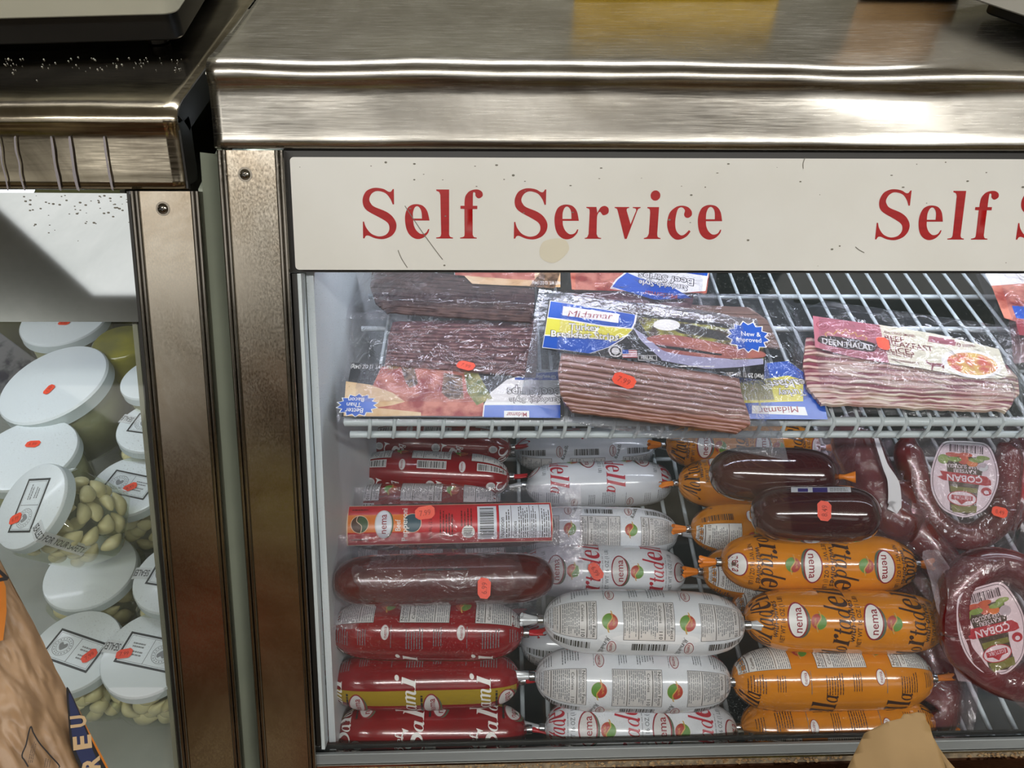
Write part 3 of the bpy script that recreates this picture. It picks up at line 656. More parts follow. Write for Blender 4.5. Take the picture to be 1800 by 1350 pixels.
def chub_print(kind, P, nper, R, L):
    d = Decal(); half = PI * R
    ink = 0
    for k in range(-nper, nper + 1):
        u0 = k * P
        # front
        wd = .098 if kind != 'red' else .075
        if kind == 'red':
            d.text('Salami', u0 - .0165, -.006, .02, 8, rot=90, font='serif', width=wd, shear=.25, layer=2)
            d.text('Beef', u0 - .029, -.034, .008, 8, rot=90, font='serif', width=.015, shear=.25, layer=2)
            for q_ in range(7): d.rect(u0 - P / 2 + q_ * P / 7, .006, u0 - P / 2 + (q_ + 1) * P / 7, .022, 9, layer=1)
            nema_oval(d, u0 + .008, .004, .016, .03); d.ellipse(u0 - .0, -.038, .0052, .0052, 7, layer=2); d.lines(u0 - .0035, -.041, u0 + .0035, -.035, 4, 10, vert=False, layer=3)
            d.lines(u0 - .003, -.01, u0 + .001, .02, 1, 0, layer=3)
        else:
            d.text('Mortadella', u0 - .0175, 0, .023, 8, rot=90, font='serif', width=wd, shear=.25, layer=2)
            d.text('NET WT 16 OZ (1 LB)', u0 + .0015 if kind == 'white' else u0 + .0025, 0, .0042, ink if kind == 'orange' else 10, rot=90, width=.05, layer=2)
            if kind == 'orange': d.text('with olives', u0 - .0045, .0, .0062, ink, rot=90, width=.04, layer=2, shear=.2)
            d.lines(u0 - .0035, -.02, u0 - .0025, .02, 1, 10, layer=2)
            nema_oval(d, u0 + .0155, 0, .0185, .034); halal(d, u0 + .0345, -.001 if kind == 'white' else -.001, .0072)
        # back
        b0 = half
        for s in (1,):
            d.rect(u0 - .023, b0 - .019, u0 + .023, b0 + .016, 7, layer=2); d.frame(u0 - .023, b0 - .019, u0 + .023, b0 + .016, .0004, 0, layer=3)
            d.text('Nutrition Facts', u0 - .0205, b0 - .0015, .003, 0, rot=90, width=.031, layer=3)
            d.rect(u0 - .0145, b0 - .018, u0 - .0138, b0 + .015, 0, layer=3)
            d.text('Calories', u0 - .0105, b0 - .0075, .0028, 0, rot=90, width=.016, layer=3); d.text('110', u0 - .0105, b0 + .011, .0034, 0, rot=90, width=.007, layer=3)
            d.lines(u0 - .0185, b0 - .018, u0 - .0155, b0 + .012, 2, 10, layer=3)
            d.lines(u0 - .008, b0 - .018, u0 + .008, b0 + .014, 9, 10, layer=3, fillf=.45)
            d.rect(u0 + .009, b0 - .018, u0 + .0096, b0 + .015, 0, layer=3)
            d.lines(u0 + .011, b0 - .018, u0 + .0225, b0 + .014, 6, 10, layer=3, fillf=.35)
            d.barcode(u0 - .017, b0 + .0195, u0 + .015, b0 + .0275, 0, 7 if kind == 'red' else None, layer=2)
            uu = u0 + .035
            halal(d, uu, b0, .0072)
            nema_oval(d, uu - .002, b0 + .0245, .0085, .0145, big=False); nema_oval(d, uu - .001, b0 - .0275, .0085, .0145, big=False)
            if kind != 'red':
                d.text('Mortadella', uu + .0045, b0 + .023, .0045, 8 if kind == 'x' else ink, rot=70, font='serif', width=.02, shear=.25, layer=2)
            d.lines(u0 - .017, b0 - .043, u0 + .0, b0 - .0225, 7, 10 if kind != 'orange' else 0, layer=2, fillf=.35)
            d.lines(u0 + .008, b0 - .040, u0 + .017, b0 - .0225, 4, 10 if kind != 'orange' else 0, layer=2, fillf=.3)
            d.lines(uu + .004, b0 - .042, uu + .005, b0 - .02, 1, 10, layer=2, rag=.1)
    return d
def prof_r(u, R, L, p=5.0):
    t = min(abs(u) / (L / 2), 1.0)
    return max(R * math.sqrt(max(0, 1 - t ** p)), .0042)
def make_chub(kind, L, R, P, nper, seed):
    K = KIND[kind]; root = empty('mortadella_sausage' if kind != 'red' else 'salami_sausage')
    nu, nt = 72, 64; V = []; Fc = []
    def S(u, v, off=0.0):
        a = v / R; r = prof_r(u, R, L) + off; t = abs(u) / (L / 2)
        pl = max(0, (t - .82) / .18) ** 1.5 * .06
        r *= 1 + pl * math.sin(a * 15 + seed) - .012 * math.cos(2 * a + seed)
        bow = .0015 * math.cos(u / L * PI + seed)
        return Vector((u, r * math.sin(a), r * math.cos(a) + bow))
    us = [-L / 2 * math.cos(PI * i / nu) for i in range(nu + 1)]
    for u in us:
        for k in range(nt): V.append(S(u, 2 * PI * R * k / nt))
    for i in range(nu):
        for k in range(nt): a = i * nt + k; b = i * nt + (k + 1) % nt; Fc.append((a, b, b + nt, a + nt))
    Fc = [f[::-1] for f in Fc]
    body = mesh_obj('casing', V, Fc, K['body'], root, smooth=True)
    d = chub_print(kind, P, nper, R, L)
    # drop print beyond the shoulder
    keep_f = []
    lim = L / 2 * .965
    d2 = Decal()
    for q, mi in zip(d.f, d.m):
        if max(abs(d.v[i][0]) for i in q) < lim + .01:
            b = len(d2.v); d2.v += [(max(-lim, min(lim, d.v[i][0])),) + d.v[i][1:] for i in q]; d2.f.append(tuple(range(b, b + len(q)))); d2.m.append(mi)
    yel = mat('olive_band', '#9c8220', .3)
    pr = d2.build('printing', [K['ink'], M_gold, M_hr, M_hg, M_gold, M_ol, M_nred, K['oval'] if kind != 'orange' else M_wh, K['script'], yel, M_gry], root, lambda a, b, z: S(a, b, z), du=.006, dv=.0035, base=.00022, step=.00006)
    for s in (-1, 1):
        cl = MB(); cl.tube([(s * (L / 2 - .001), 0, 0), (s * (L / 2 + .001), 0, 0), (s * (L / 2 + .0055), 0, 0), (s * (L / 2 + .0065), 0, 0)], [.0035, .0046, .0044, .003], 12)
        o = cl.obj('metal_clip', M_metal, root); autosmooth(o)
        V = []; Fc = []; n = 18; rr = random.Random(seed * 3 + s)
        for j in range(5):
            t = j / 4
            for k in range(n):
                a = 2 * PI * k / n; r = (.003 + .0018 * t) * (1 + .35 * t * math.sin(a * 4 + seed)) ; fl = 1 - .55 * t
                V.append((s * (L / 2 + .005 + .0155 * t + .002 * t * math.sin(3 * a)), r * math.cos(a), r * math.sin(a) * fl - .002 * t * t))
        for j in range(4):
            for k in range(n): a = j * n + k; b = j * n + (k + 1) % n; Fc.append((a, b, b + n, a + n))
        mesh_obj('twisted_tail', V, Fc, K['tail'], root, smooth=True)
    return root
def dup(root, M, label, group=None, name=None):
    r = root.copy(); COL.objects.link(r); r.matrix_world = M; r['label'] = label
    if group: r['group'] = group
    for ch in root.children:
        c = ch.copy(); COL.objects.link(c); c.parent = r
        for g in ch.children: q = g.copy(); COL.objects.link(q); q.parent = c
    return r
GRP = {'white': 'white mortadella sausages', 'orange': 'orange olive mortadella sausages', 'red': 'red beef salami sausages'}
CAT = {'white': 'sausage', 'orange': 'sausage', 'red': 'sausage'}
LEN = {'white': .186, 'orange': .190, 'red': .181}; RAD = {'white': .0295, 'orange': .0295, 'red': .0272}
PROTO = {}
USED = set()
def axis_matrix(A, B, flip, spin):
    """frame whose X runs A->B, Z towards the camera"""
    m = (A + B) / 2; x = (B - A).normalized()
    if flip: x = -x
    z = (CAMP - m); z = (z - x * z.dot(x)).normalized(); y = z.cross(x)
    M = Matrix((x, y, z)).transposed().to_4x4(); M.translation = m
    return M @ Matrix.Rotation(-spin, 4, 'X')
def chub(kind, xl, xr, yl, yr, z, flip, spin, label, ph=0.0, at=None):
    """body spans xl..xr in the frame; z = height of the axis (relative); one end can lie out of view"""
    A = onZ(xl, yl, z); B = onZ(xr, yr, z); L = LEN[kind]
    d = (B - A).normalized()
    if at == 'l': B = A + d * L
    elif at == 'r': A = B - d * L
    M = axis_matrix(A, B, flip, spin)
    if kind not in USED:
        USED.add(kind); r = make_chub(kind, L, RAD[kind], {'white': .0695, 'orange': .0695, 'red': .0695}[kind], 1, 2)
        r['category'] = CAT[kind]; PROTO[kind] = r; r.matrix_world = M; r['label'] = label; r['group'] = GRP[kind]; return r
    return dup(PROTO[kind], M, label, GRP[kind])
W = 'white mortadella sausage '; O = 'orange mortadella sausage '; S_ = 'red salami sausage '
chub('white', 972, 1282, 1280, 1286, -.752, 0, .0, W + 'at the bottom front of the middle stack, nema ovals facing out')
chub('white', 953, 1272, 1189, 1198, -.705, 1, PI + .35, W + 'second from the bottom of the middle stack, silver tail at left')
chub('white', 962, 1302, 1090, 1098, -.648, 1, PI + .0, W + 'on top of the front stack, black nutrition panels facing out')
TAGGED = chub('white', 900, 1205, 1002, 1008, -.742, 0, .05, W + 'behind the top front one, orange price tag on its oval', at='r')
chub('white', 900, 1190, 932, 938, -.742, 0, PI + .1, W + 'in the middle column crossed by the light reflection', at='r')
chub('white', 925, 1172, 852, 850, -.76, 1, -1.35, W + 'with red script on top, near the shadow of the shelf', at='l')
chub('white', 905, 1150, 795, 785, -.765, 0, PI - .9, W + 'farthest back in shade, under the wire shelf front', at='l')
chub('white', 915, 1225, 1130, 1135, -.755, 0, 1.9, W + 'underneath in the second row of the pile, mostly hidden', at='l')
chub('orange', 1318, 1628, 1278, 1276, -.752, 1, PI + .93, O + 'at the bottom front, partly covered by the paper bag corner')
chub('orange', 1300, 1622, 1192, 1192, -.705, 0, PI + .93, O + 'second from the bottom, small nema ovals facing out')
chub('orange', 1318, 1650, 1088, 1096, -.66, 0, .0, O + 'largest looking, with three nema ovals upright, right of the white top one')
chub('orange', 1272, 1602, 988, 992, -.648, 1, .1, O + 'in front of the dark red roll, nema lettering reading downward')
chub('orange', 1215, 1480, 930, 935, -.70, 0, PI - .3, O + 'behind, its left end and white panel under the light reflection', at='l')
chub('orange', 1192, 1450, 850, 852, -.70, 0, .9, O + 'behind the dark red rolls, left end beside the script white one', at='l')
chub('orange', 1170, 1400, 782, 786, -.70, 0, .0, O + 'farthest back in shade behind the turkey pack corner', at='l')
chub('orange', 1236, 1500, 1005, 1008, -.70, 0, PI - .2, O + 'showing only its left end below the one with twisted left tail', at='l')
chub('orange', 1285, 1560, 1072, 1080, -.715, 0, PI + .4, O + 'hidden but for its left end between the white and orange tops', at='l')
chub('red', 598, 922, 1288, 1282, -.752, 0, .85, S_ + 'at the bottom front with grey nema ovals and Beef lettering')
chub('red', 592, 904, 1196, 1196, -.712, 0, -1.15, S_ + 'second from the bottom with white script ends', )
chub('red', 584, 918, 1104, 1112, -.665, 0, PI + .92, S_ + 'third from the bottom, white nutrition panels along its top')
chub('red', 600, 890, 975, 980, -.71, 0, PI + .5, S_ + 'between the two bagged pepperoni, only its panels showing', at='l')
chub('red', 604, 884, 893, 893, -.70, 1, 2.3, S_ + 'behind the labelled pepperoni with barcode edge showing')
chub('red', 621, 901, 832, 838, -.70, 1, 1.85, S_ + 'with two barcodes on top and twisted red tails')
chub('red', 632, 908, 782, 786, -.71, 1, 1.5, S_ + 'farthest back in shade under the wire shelf')
# lower layer, glimpsed through the gaps
for k, xs, ys, nm in (('white', (950, 1240), (1185,), W), ('orange', (1320, 1610), (1185, 1100, 1020), O), ('red', (600, 900), (1185, 1075, 985, 900), S_)):
    for y in ys:
        o = chub(k, xs[0], xs[1], y, y, -.758, 0, 2.4, nm + 'in the bottom layer, hidden by the sausages piled on it', at='l')
def price_tag(M, parent_world, s=1.0, parent=None, txt=True):
    d = Decal(); w_, h_ = .0115 * s, .0075 * s
    pts = [(-w_ / 2 + .0025 * s, h_ / 2 - .0004), (w_ / 2 - .002 * s, h_ / 2), (w_ / 2, h_ / 4), (w_ / 2 - .0006, -h_ / 4), (w_ / 2 - .0025 * s, -h_ / 2), (-w_ / 2 + .002 * s, -h_ / 2 + .0003), (-w_ / 2, -h_ / 4), (-w_ / 2 + .0004, h_ / 4)]
    d.poly(pts, 0, layer=0)
    if txt: d.text(random.choice(['7.99', '6.99', '8.49']), 0, 0, h_ * .42, 1, layer=1, width=w_ * .55)
    o = d.build('price_tag', [M_tag, M_tagink], None, lambda a, b, z: M @ Vector((a, b, z)), base=0.0004, step=.0001)
    # a sheet with some thickness
    if parent: o.parent = parent; o.matrix_parent_inverse = parent.matrix_world.inverted()
    return o
def tag_at(px, py, d, rot, parent, s=1.5, n=None, txt=True):
    p = CAMP + ray(px, py) * d; z = (n or (CAMP - p)).normalized(); x = Vector((1, 0, 0)); x = (x - z * x.dot(z)).normalized(); y = z.cross(x)
    M = Matrix((x, y, z)).transposed().to_4x4(); M.translation = p
    bpy.context.view_layer.update()
    return price_tag(M @ Matrix.Rotation(R_(rot), 4, 'Z'), None, s, parent, txt)
_p = TAGGED.matrix_world.translation; _d = (_p - CAMP).length
tag_at(1047, 1004, _d - RAD['white'] - .0035, -60, TAGGED, 1.7)
# ================================================================ vacuum-packed pepperoni and dark rolls
M_bag = film('vacuum_film', '#f8f6f8', .035, .08, 1.0, 45, .006, hcol='#dcdfea', wave=1.2, boost=1.3)
M_bagw = film('vacuum_film_tight', '#fbf8f8', .03, .08, .9, 70, .003, hcol='#e4dfe6', wave=.8, boost=1.2)
M_pep = mat('pepperoni_skin', '#5c1812', .25, col2='#4a100c', nscale=25, bump=.15, coat=.6)
def pouch_mesh(name, L, Wd, R, bodyL, m, parent, seed, nu=80, nv=36, zc=None):
    """closed film pouch in the local frame: X along the roll, Y across, Z up; the roll axis is at z=0"""
    V = []; Fc = []
    def h(u, v, top):
        # clearance over the roll
        r = prof_r(u, R, bodyL, 6) if abs(u) < bodyL / 2 else 0
        base = -.35 * R
        if abs(v) < r: zz = math.sqrt(max(r * r - v * v, 0)) + .0008
        else: zz = base
        # straight tangent tent from the roll to the flange
        tent = base + max(0, (R * 1.42 - abs(v)) / (R * 1.0)) * (r + .3 * R) if r > 0 else base
        zz = max(zz, min(tent, r * .75))
        if abs(u) > bodyL / 2 - .002: zz = base + max(0, 1 - (abs(u) - bodyL / 2 + .002) / .018) * max(0, 1 - (v / (R * 1.1)) ** 2) * R * .9
        zz = max(zz, base) + .0011 * noise.noise(Vector((u * 90, v * 60, seed))) * (1 if zz < r else 1)
        return zz if top else min(-(zz if abs(v) < R * 1.02 and abs(u) < bodyL / 2 else -base) , base) - .0012
    for top in (1, 0):
        for i in range(nu + 1):
            for j in range(nv + 1):
                u = -L / 2 + L * i / nu; v = -Wd / 2 + Wd * j / nv
                e = .003 * noise.noise(Vector((u * 20, v * 20, seed + 5)))
                V.append((u, v + e * (abs(v) / Wd * 2), h(u, v, top)))
    k = (nu + 1) * (nv + 1)
    for t in (0, 1):
        for i in range(nu):
            for j in range(nv):
                a = t * k + i * (nv + 1) + j; q = (a, a + nv + 1, a + nv + 2, a + 1); Fc.append(q if t == 0 else q[::-1])
    return mesh_obj(name, V, Fc, m, parent, smooth=True)
def roll_mesh(name, L, R, m, parent, p=7, seed=0):
    V = []; Fc = []; nu, nt = 50, 48
    for i in range(nu + 1):
        u = -L / 2 * math.cos(PI * i / nu)
        for k in range(nt):
            a = 2 * PI * k / nt; r = prof_r(u, R, L, p) if abs(u) < L / 2 * .999 else .0005
            r *= 1 + .018 * noise.noise(Vector((u * 25, math.cos(a), math.sin(a) + seed)))
            V.append((u, r * math.sin(a), r * math.cos(a)))
    for i in range(nu):
        for k in range(nt): a = i * nt + k; b = i * nt + (k + 1) % nt; Fc.append((a, a + nt, b + nt, b))
    return mesh_obj(name, V, Fc, m, parent, smooth=True)
def cyl(R, off=0): return lambda u, v, z: Vector((u, (R + z) * math.sin(v / R), (R + z) * math.cos(v / R)))
def place_roll(name, xl, yl, xr, yr, dl, dr, spin, R, label, cat):
    A = CAMP + ray(xl, yl) * dl; B = CAMP + ray(xr, yr) * dr
    M = axis_matrix(A, B, 0, spin); e = empty(name, label=label, cat=cat, M=M); e['_L'] = (B - A).length
    return e, (B - A).length, M
# labelled pepperoni
e, L, M = place_roll('bagged_pepperoni', 598, 928, 974, 920, .815, .815, 0, .024, 'bagged pepperoni roll with a red and orange label, nutrition panel at its right end', 'sausage')
RP = .0235
roll_mesh('sausage_roll', L, RP, M_pep, e, seed=1)
K = L / 376.0   # metres per pixel along the roll
d = Decal(); X = lambda px: (px - 786) * K
M_plab = mat('label_red', '#c32a33', .3); M_por = mat('label_orange', '#dc7a35', .3); M_cream = mat('label_cream', '#e0c4a8', .4); M_teal = mat('label_teal', '#2f4f5c', .4)
M_wlab = mat('label_white', '#d9dce4', .3); M_dkr = mat('label_leaf', '#4c2a22', .4); M_inkr = mat('label_ink_red', '#5c1014', .4)
PM = [M_plab, M_por, M_cream, M_wlab, M_teal, M_silv, M_nred, INK, M_dkr, M_wh, mat('leaf_green_dark', '#40583a', .4), M_inkr]
yo = .002
d.rect(X(614), -.0215 + yo, X(966), .0275 + yo - .004, 2, 0); d.rect(X(616), -.0205 + yo, X(965), .0265 + yo - .004, 0, 1)
d.rect(X(616), -.007 + yo, X(735), .0105 + yo, 1, 2)
d.ellipse(X(636), .001 + yo, .0088, .0088, 2, 3); d.ellipse(X(636), .001 + yo, .0082, .0082, 10, 4)
d.poly([(X(636) + .0082 * math.cos(t), .001 + yo + .0082 * math.sin(t)) for t in [PI / 2 + i * PI / 10 for i in range(11)]] + [(X(636) + .002, -.003 + yo), (X(636) - .002, .004 + yo)], 8, 5)
d.raw(*ribbon([(X(636) - .001, .009 + yo), (X(636) - .003, .004 + yo), (X(636) + .002, -.001 + yo), (X(636), -.008 + yo)], .0007), 2, 6)
d.ellipse(X(679), .001 + yo, .0082, .0142, 10, 3); d.ellipse(X(676), .001 + yo, .0086, .0145, 5, 4); d.ellipse(X(676), .001 + yo, .0075, .0135, 3, 5)
d.text('nema', X(675), .001 + yo, .0072, 6, rot=90, width=.019, layer=6)
d.ellipse(X(725), .0015 + yo, .009, .0095, 2, 3); d.ellipse(X(725), .0015 + yo, .0084, .009, 4, 4)
d.text('Beef', X(700), -.0005 + yo, .0055, 9, rot=90, width=.011, layer=6); d.text('Pepperoni', X(711), .0005 + yo, .006, 9, rot=90, width=.034, layer=6)
d.text('Net Wt. 12 oz', X(755), -.004 + yo, .0036, 11, rot=90, width=.022, layer=3)
d.lines(X(770), -.013 + yo, X(795), .016 + yo, 5, 11, layer=3, fillf=.4); d.lines(X(806), -.003 + yo, X(828), .016 + yo, 4, 11, layer=3, fillf=.4)
d.lines(X(622), .015 + yo, X(655), .018 + yo, 1, 11, vert=False, layer=3); d.lines(X(622), -.016 + yo, X(655), -.013 + yo, 1, 11, vert=False, layer=3)
d.ellipse(X(820), -.0085 + yo, .0065, .0065, 9, 3); d.lines(X(812), -.0125 + yo, X(828), -.0045 + yo, 5, 7, vert=False, layer=4)
d.rect(X(836), -.0165 + yo, X(869), .0185 + yo, 3, 3); 
rn = random.Random(4); v = -.0145
while v < .0165: h = rn.choice([.0004, .0008, .0012]); d.rect(X(840), v + yo, X(864), v + h + yo, 7, 4); v += h + rn.choice([.0004, .0008])
d.rect(X(873), -.0165 + yo, X(963), .020 + yo, 3, 3); d.frame(X(873), -.0165 + yo, X(963), .02 + yo, .0003, 7, 4)
d.text('Nutrition', X(878), -.005 + yo, .0042, 7, rot=90, width=.02, layer=4); d.text('Calories', X(900), -.007 + yo, .0038, 7, rot=90, width=.016, layer=4)
for a, b, n in ((884, 892, 2), (906, 924, 5), (928, 938, 3), (946, 961, 4)): d.lines(X(a), -.0155 + yo, X(b), .018 + yo, n, 7, layer=4, fillf=.4)
for a in (894, 926, 943): d.rect(X(a), -.0155 + yo, X(a) + .0005, .019 + yo, 7, 4)
lb = d.build('wrap_label', PM, e, cyl(RP + .0006), dv=.003, base=.0004, step=.00006)
pouch_mesh('clear_bag', L + .062, .082, RP, L, M_bag, e, 3)
tag_at(747, 901, .784, 8, e, 1.75)
# plain pepperoni in front
e, L, M = place_roll('bagged_pepperoni', 584, 1022, 974, 1014, .745, .745, 0, .0235, 'bagged plain dark pepperoni roll with a faint printed code, in front of the labelled one', 'sausage')
roll_mesh('sausage_roll', L, .0235, M_pep, e, seed=6)
d = Decal(); d.lines(-.02, .0075, .022, .0095, 1, 0, vert=False, layer=1, fillf=.9, rag=.02); d.build('printed_code', [mat('code_ink', '#241410', .5)], e, cyl(.0237), dv=.003)
pouch_mesh('clear_bag', L + .058, .086, .0235, L, M_bag, e, 11)
tag_at(851, 1034, .714, 88, e, 1.6)
# dark red rolls on the orange pile
M_bol = mat('dark_red_roll', '#3c0a10', .12, col2='#320810', nscale=10, coat=1.0)
e, L, M = place_roll('dark_beef_roll', 1318, 903, 1550, 905, .80, .80, 0, .026, 'dark red shiny beef roll with an orange price tag, above the orange sausages', 'sausage')
roll_mesh('sausage_roll', L, .0275, M_bol, e, p=4.5, seed=2)
d = Decal(); d.rect(-.031, .0225, .021, .0315, 0, 1); d.rect(-.025, .023, -.016, .0285, 1, 2); d.rect(-.012, .0225, .001, .030, 1, 2); d.lines(.003, .0235, .019, .0295, 4, 2, vert=False, layer=2)
d.build('side_label', [M_wlab, mat('label_purple', '#3a2c7c', .3), M_gry], e, lambda u, v, z: cyl(.0279)(u + .012, v, z), dv=.002)
tag_at(1449, 898, .766, 86, e, 1.6)
e, L, M = place_roll('dark_beef_roll', 1246, 832, 1476, 838, .83, .83, 0, .026, 'dark red shiny beef roll behind, half in shade under the turkey pack corner', 'sausage')
roll_mesh('sausage_roll', L, .028, M_bol, e, p=4.5, seed=4)
for s, nm in ((1, 'r'),):
    tl = MB(); tl.tube([(L / 2 - .002, 0, .004), (L / 2 + .004, 0, .004), (L / 2 + .014, 0, .0055)], [.003, .0025, .006], 10); tl.obj('twisted_tail', KIND['orange']['tail'], e, smooth=True)

# ================================================================ flat meat packs
class Plane:
    """tilted plane with a local frame at the back-projection of a pixel"""
    def __init__(s, px, z, tilt, yaw=0, roll=0):
        n = Vector((0, -math.sin(R_(tilt)), math.cos(R_(tilt)))); n = Matrix.Rotation(R_(roll), 3, 'Y') @ n
        s.n = n; s.o = onZ(px[0], px[1], z); x = Vector((1, 0, 0)); x = (x - n * x.dot(n)).normalized()
        x = Matrix.Rotation(R_(yaw), 3, n) @ x; s.x = x; s.y = n.cross(x)
        s.M = Matrix((x, s.y, n)).transposed().to_4x4(); s.M.translation = s.o
    def p(s, x, y, h=0.0):
        q = onplane(x, y, s.o + s.n * h, s.n) - s.o; return (q.dot(s.x), q.dot(s.y))
def patch(name, pl, px4, hf, m, parent, nu=60, nv=40, seed=0, wr=.0006, wob=.002, thick=None, edge=.0):
    """sheet over a quadrilateral (pixel corners bl,br,tr,tl) at height hf(s,t)"""
    c = [Vector(pl.p(*q)) for q in px4]; V = []; Fc = []
    for i in range(nu + 1):
        for j in range(nv + 1):
            a, b = i / nu, j / nv
            q = c[0] * (1 - a) * (1 - b) + c[1] * a * (1 - b) + c[2] * a * b + c[3] * (1 - a) * b
            ed = min(a, 1 - a, b, 1 - b)
            wn = wob * noise.noise(Vector((q.x * 30, q.y * 30, seed))) * (1 if ed < .02 else 0)
            h = hf(a, b) + wr * (noise.noise(Vector((q.x * 110, q.y * 110, seed))) + .7 * noise.noise(Vector((q.x * 260, q.y * 200, seed + 4))))
            V.append((q.x + wn, q.y + wn, h))
    for i in range(nu):
        for j in range(nv): a = i * (nv + 1) + j; Fc.append((a, a + nv + 1, a + nv + 2, a + 1))
    return mesh_obj(name, V, Fc, m, parent, smooth=True)
def plateau(a, b, e=.12, h=.014): 
    f = lambda t: min(1, max(0, min(t, 1 - t) / e)); s = lambda t: t * t * (3 - 2 * t); return h * s(f(a)) * s(f(b))
def slices(pl, parent, left, right, n, m, h0, dh, thick=.0022, amp=.0012, name='meat_slice', seed=0, top=True, rind=None):
    """shingled slices; left/right: pixel polylines (top->bottom) of the stack's two ends"""
    def at(pts, t):
        ds = [math.hypot(pts[j + 1][0] - pts[j][0], pts[j + 1][1] - pts[j][1]) for j in range(len(pts) - 1)]; L = t * sum(ds); i = 0
        while i < len(ds) - 1 and L > ds[i]: L -= ds[i]; i += 1
        f = min(1, L / ds[i])
        return (pts[i][0] * (1 - f) + pts[i + 1][0] * f, pts[i][1] * (1 - f) + pts[i + 1][1] * f)
    for s in range(n):
        t0 = s / n; t1 = min(1.0, (s + 1.55) / n); V = []; Fc = []; nu = 48; nv = 6
        rn = noise.noise(Vector((s * 1.7, seed, 0))) * .25 / n
        for lay in (1, 0):
            for i in range(nu + 1):
                a = i / nu
                for j in range(nv + 1):
                    b = j / nv; t = t0 + (t1 - t0) * b
                    A = at(left, min(1, t)); B = at(right, min(1, t)); sag = 4 * a * (1 - a)
                    px = A[0] + (B[0] - A[0]) * a; py = A[1] + (B[1] - A[1]) * a
                    hh = h0 + dh * (s / n) + thick * (1.0 - .9 * (1 - b)) * 1.0 
                    q = pl.p(px, py, hh)
                    wv = amp * (noise.noise(Vector((a * 9, s * .9 + seed, b))) + .5 * noise.noise(Vector((a * 25, s * 2.1, seed))))
                    rnd = .002 * max(0, 1 - min(a, 1 - a) / .02)
                    V.append((q[0], q[1] + wv + rn * .02, hh - (0 if lay else thick * .8) + (wv * .3) - rnd * .6 - (.0006 if b > .9 and lay else 0)))
        k = (nu + 1) * (nv + 1); nfront = nu * nv * 2 + 2 * nu
        for i in range(nu):
            for j in range(nv):
                a = i * (nv + 1) + j; q = (a, a + 1, a + nv + 2, a + nv + 1); Fc.append(q); Fc.append(tuple(x + k for x in q[::-1]))
            a = i * (nv + 1) + nv; Fc.append((a, a + k, a + nv + 1 + k, a + nv + 1)); a = i * (nv + 1); Fc.append((a, a + nv + 1, a + nv + 1 + k, a + k))
        for i in (0, nu):
            for j in range(nv): a = i * (nv + 1) + j; Fc.append((a, a + 1, a + 1 + k, a + k))
        bm = bmesh.new(); me = bpy.data.meshes.new(name); me.from_pydata(V, [], Fc); bm.from_mesh(me); bmesh.ops.recalc_face_normals(bm, faces=bm.faces[:]); bm.to_mesh(me); bm.free()
        me.materials.append(m); me.materials.append(rind or m)
        for q in me.polygons:
            r_ = q.index % (2 * nv + 2)
            if q.index < nu * (2 * nv + 2) and (r_ == 2 * nv or (r_ % 2 == 0 and r_ // 2 == nv - 1 and r_ < 2 * nv)): q.material_index = 1
        me.polygons.foreach_set('use_smooth', [True] * len(me.polygons)); o = bpy.data.objects.new(name, me); COL.objects.link(o); o.parent = parent; autosmooth(o, 50)
M_blue = mat('label_blue', '#1f56b8', .25, col2='#1a4ba8', nscale=30); M_yel = mat('label_yellow', '#d8cf4a', .25); M_blk = mat('card_black', '#1d1d20', .3)
M_turk = mat('turkey_slice', '#a0756a', .35, col2='#8c6257', nscale=60, bump=.25, coat=.25, bscale=200)
M_beef = mat('beef_strip_slice', '#6e4648', .35, col2='#4a2c30', nscale=110, bump=.5, coat=.3, bscale=160, stretch=(1, 2, 1))
M_bacon = mat('beef_bacon_slice', '#c4ada2', .35, col2='#7e3c4a', nscale=45, stretch=(.5, 2.4, 1), bump=.2, coat=.3, contrast=(.42, .56))
M_rt = mat('turkey_rind', '#6e4838', .4, col2='#86604e', nscale=90); M_rb = mat('beef_rind', '#94716c', .4, col2='#4a2c2c', nscale=160); M_rf = mat('fat_rind', '#cfc2ae', .4, col2='#b78a82', nscale=50)
M_photo = mat('photo_meat', '#8e4a46', .35, col2='#b06a5c', nscale=60, stretch=(.5, 2, 1)); M_plate = mat('photo_plate', '#b5b4d0', .35, col2='#9896b4', nscale=12)
M_veg = mat('photo_greens', '#9c9a3a', .35, col2='#3c2c1c', nscale=120, contrast=(.4, .6)); M_flagr = mat('flag_red', '#a84048', .4)
M_brd = mat('photo_bread', '#c9a070', .4, col2='#e2c9a4', nscale=40); M_rawm = mat('photo_red_meat', '#8e2a22', .4, col2='#c47a66', nscale=70, contrast=(.38, .6))
M_char = mat('photo_char', '#3a2418', .4, col2='#8a6a50', nscale=180)
def burst(d, c, r, n, mi, mo, l, pl=None, squash=1.0):
    for rr, m_, ll in ((r * 1.08, mo, l), (r, mi, l + 1)):
        d.poly([(c[0] + rr * (1 if i % 2 else .78) * math.cos(PI * i / n), c[1] + rr * squash * (1 if i % 2 else .78) * math.sin(PI * i / n)) for i in range(2 * n)], m_, ll)
def flatmap(h0, pl=None, wr=.0005, seed=0):
    return lambda a, b, z: Vector((a, b, h0 + z + wr * noise.noise(Vector((a * 24, b * 24, seed)))))
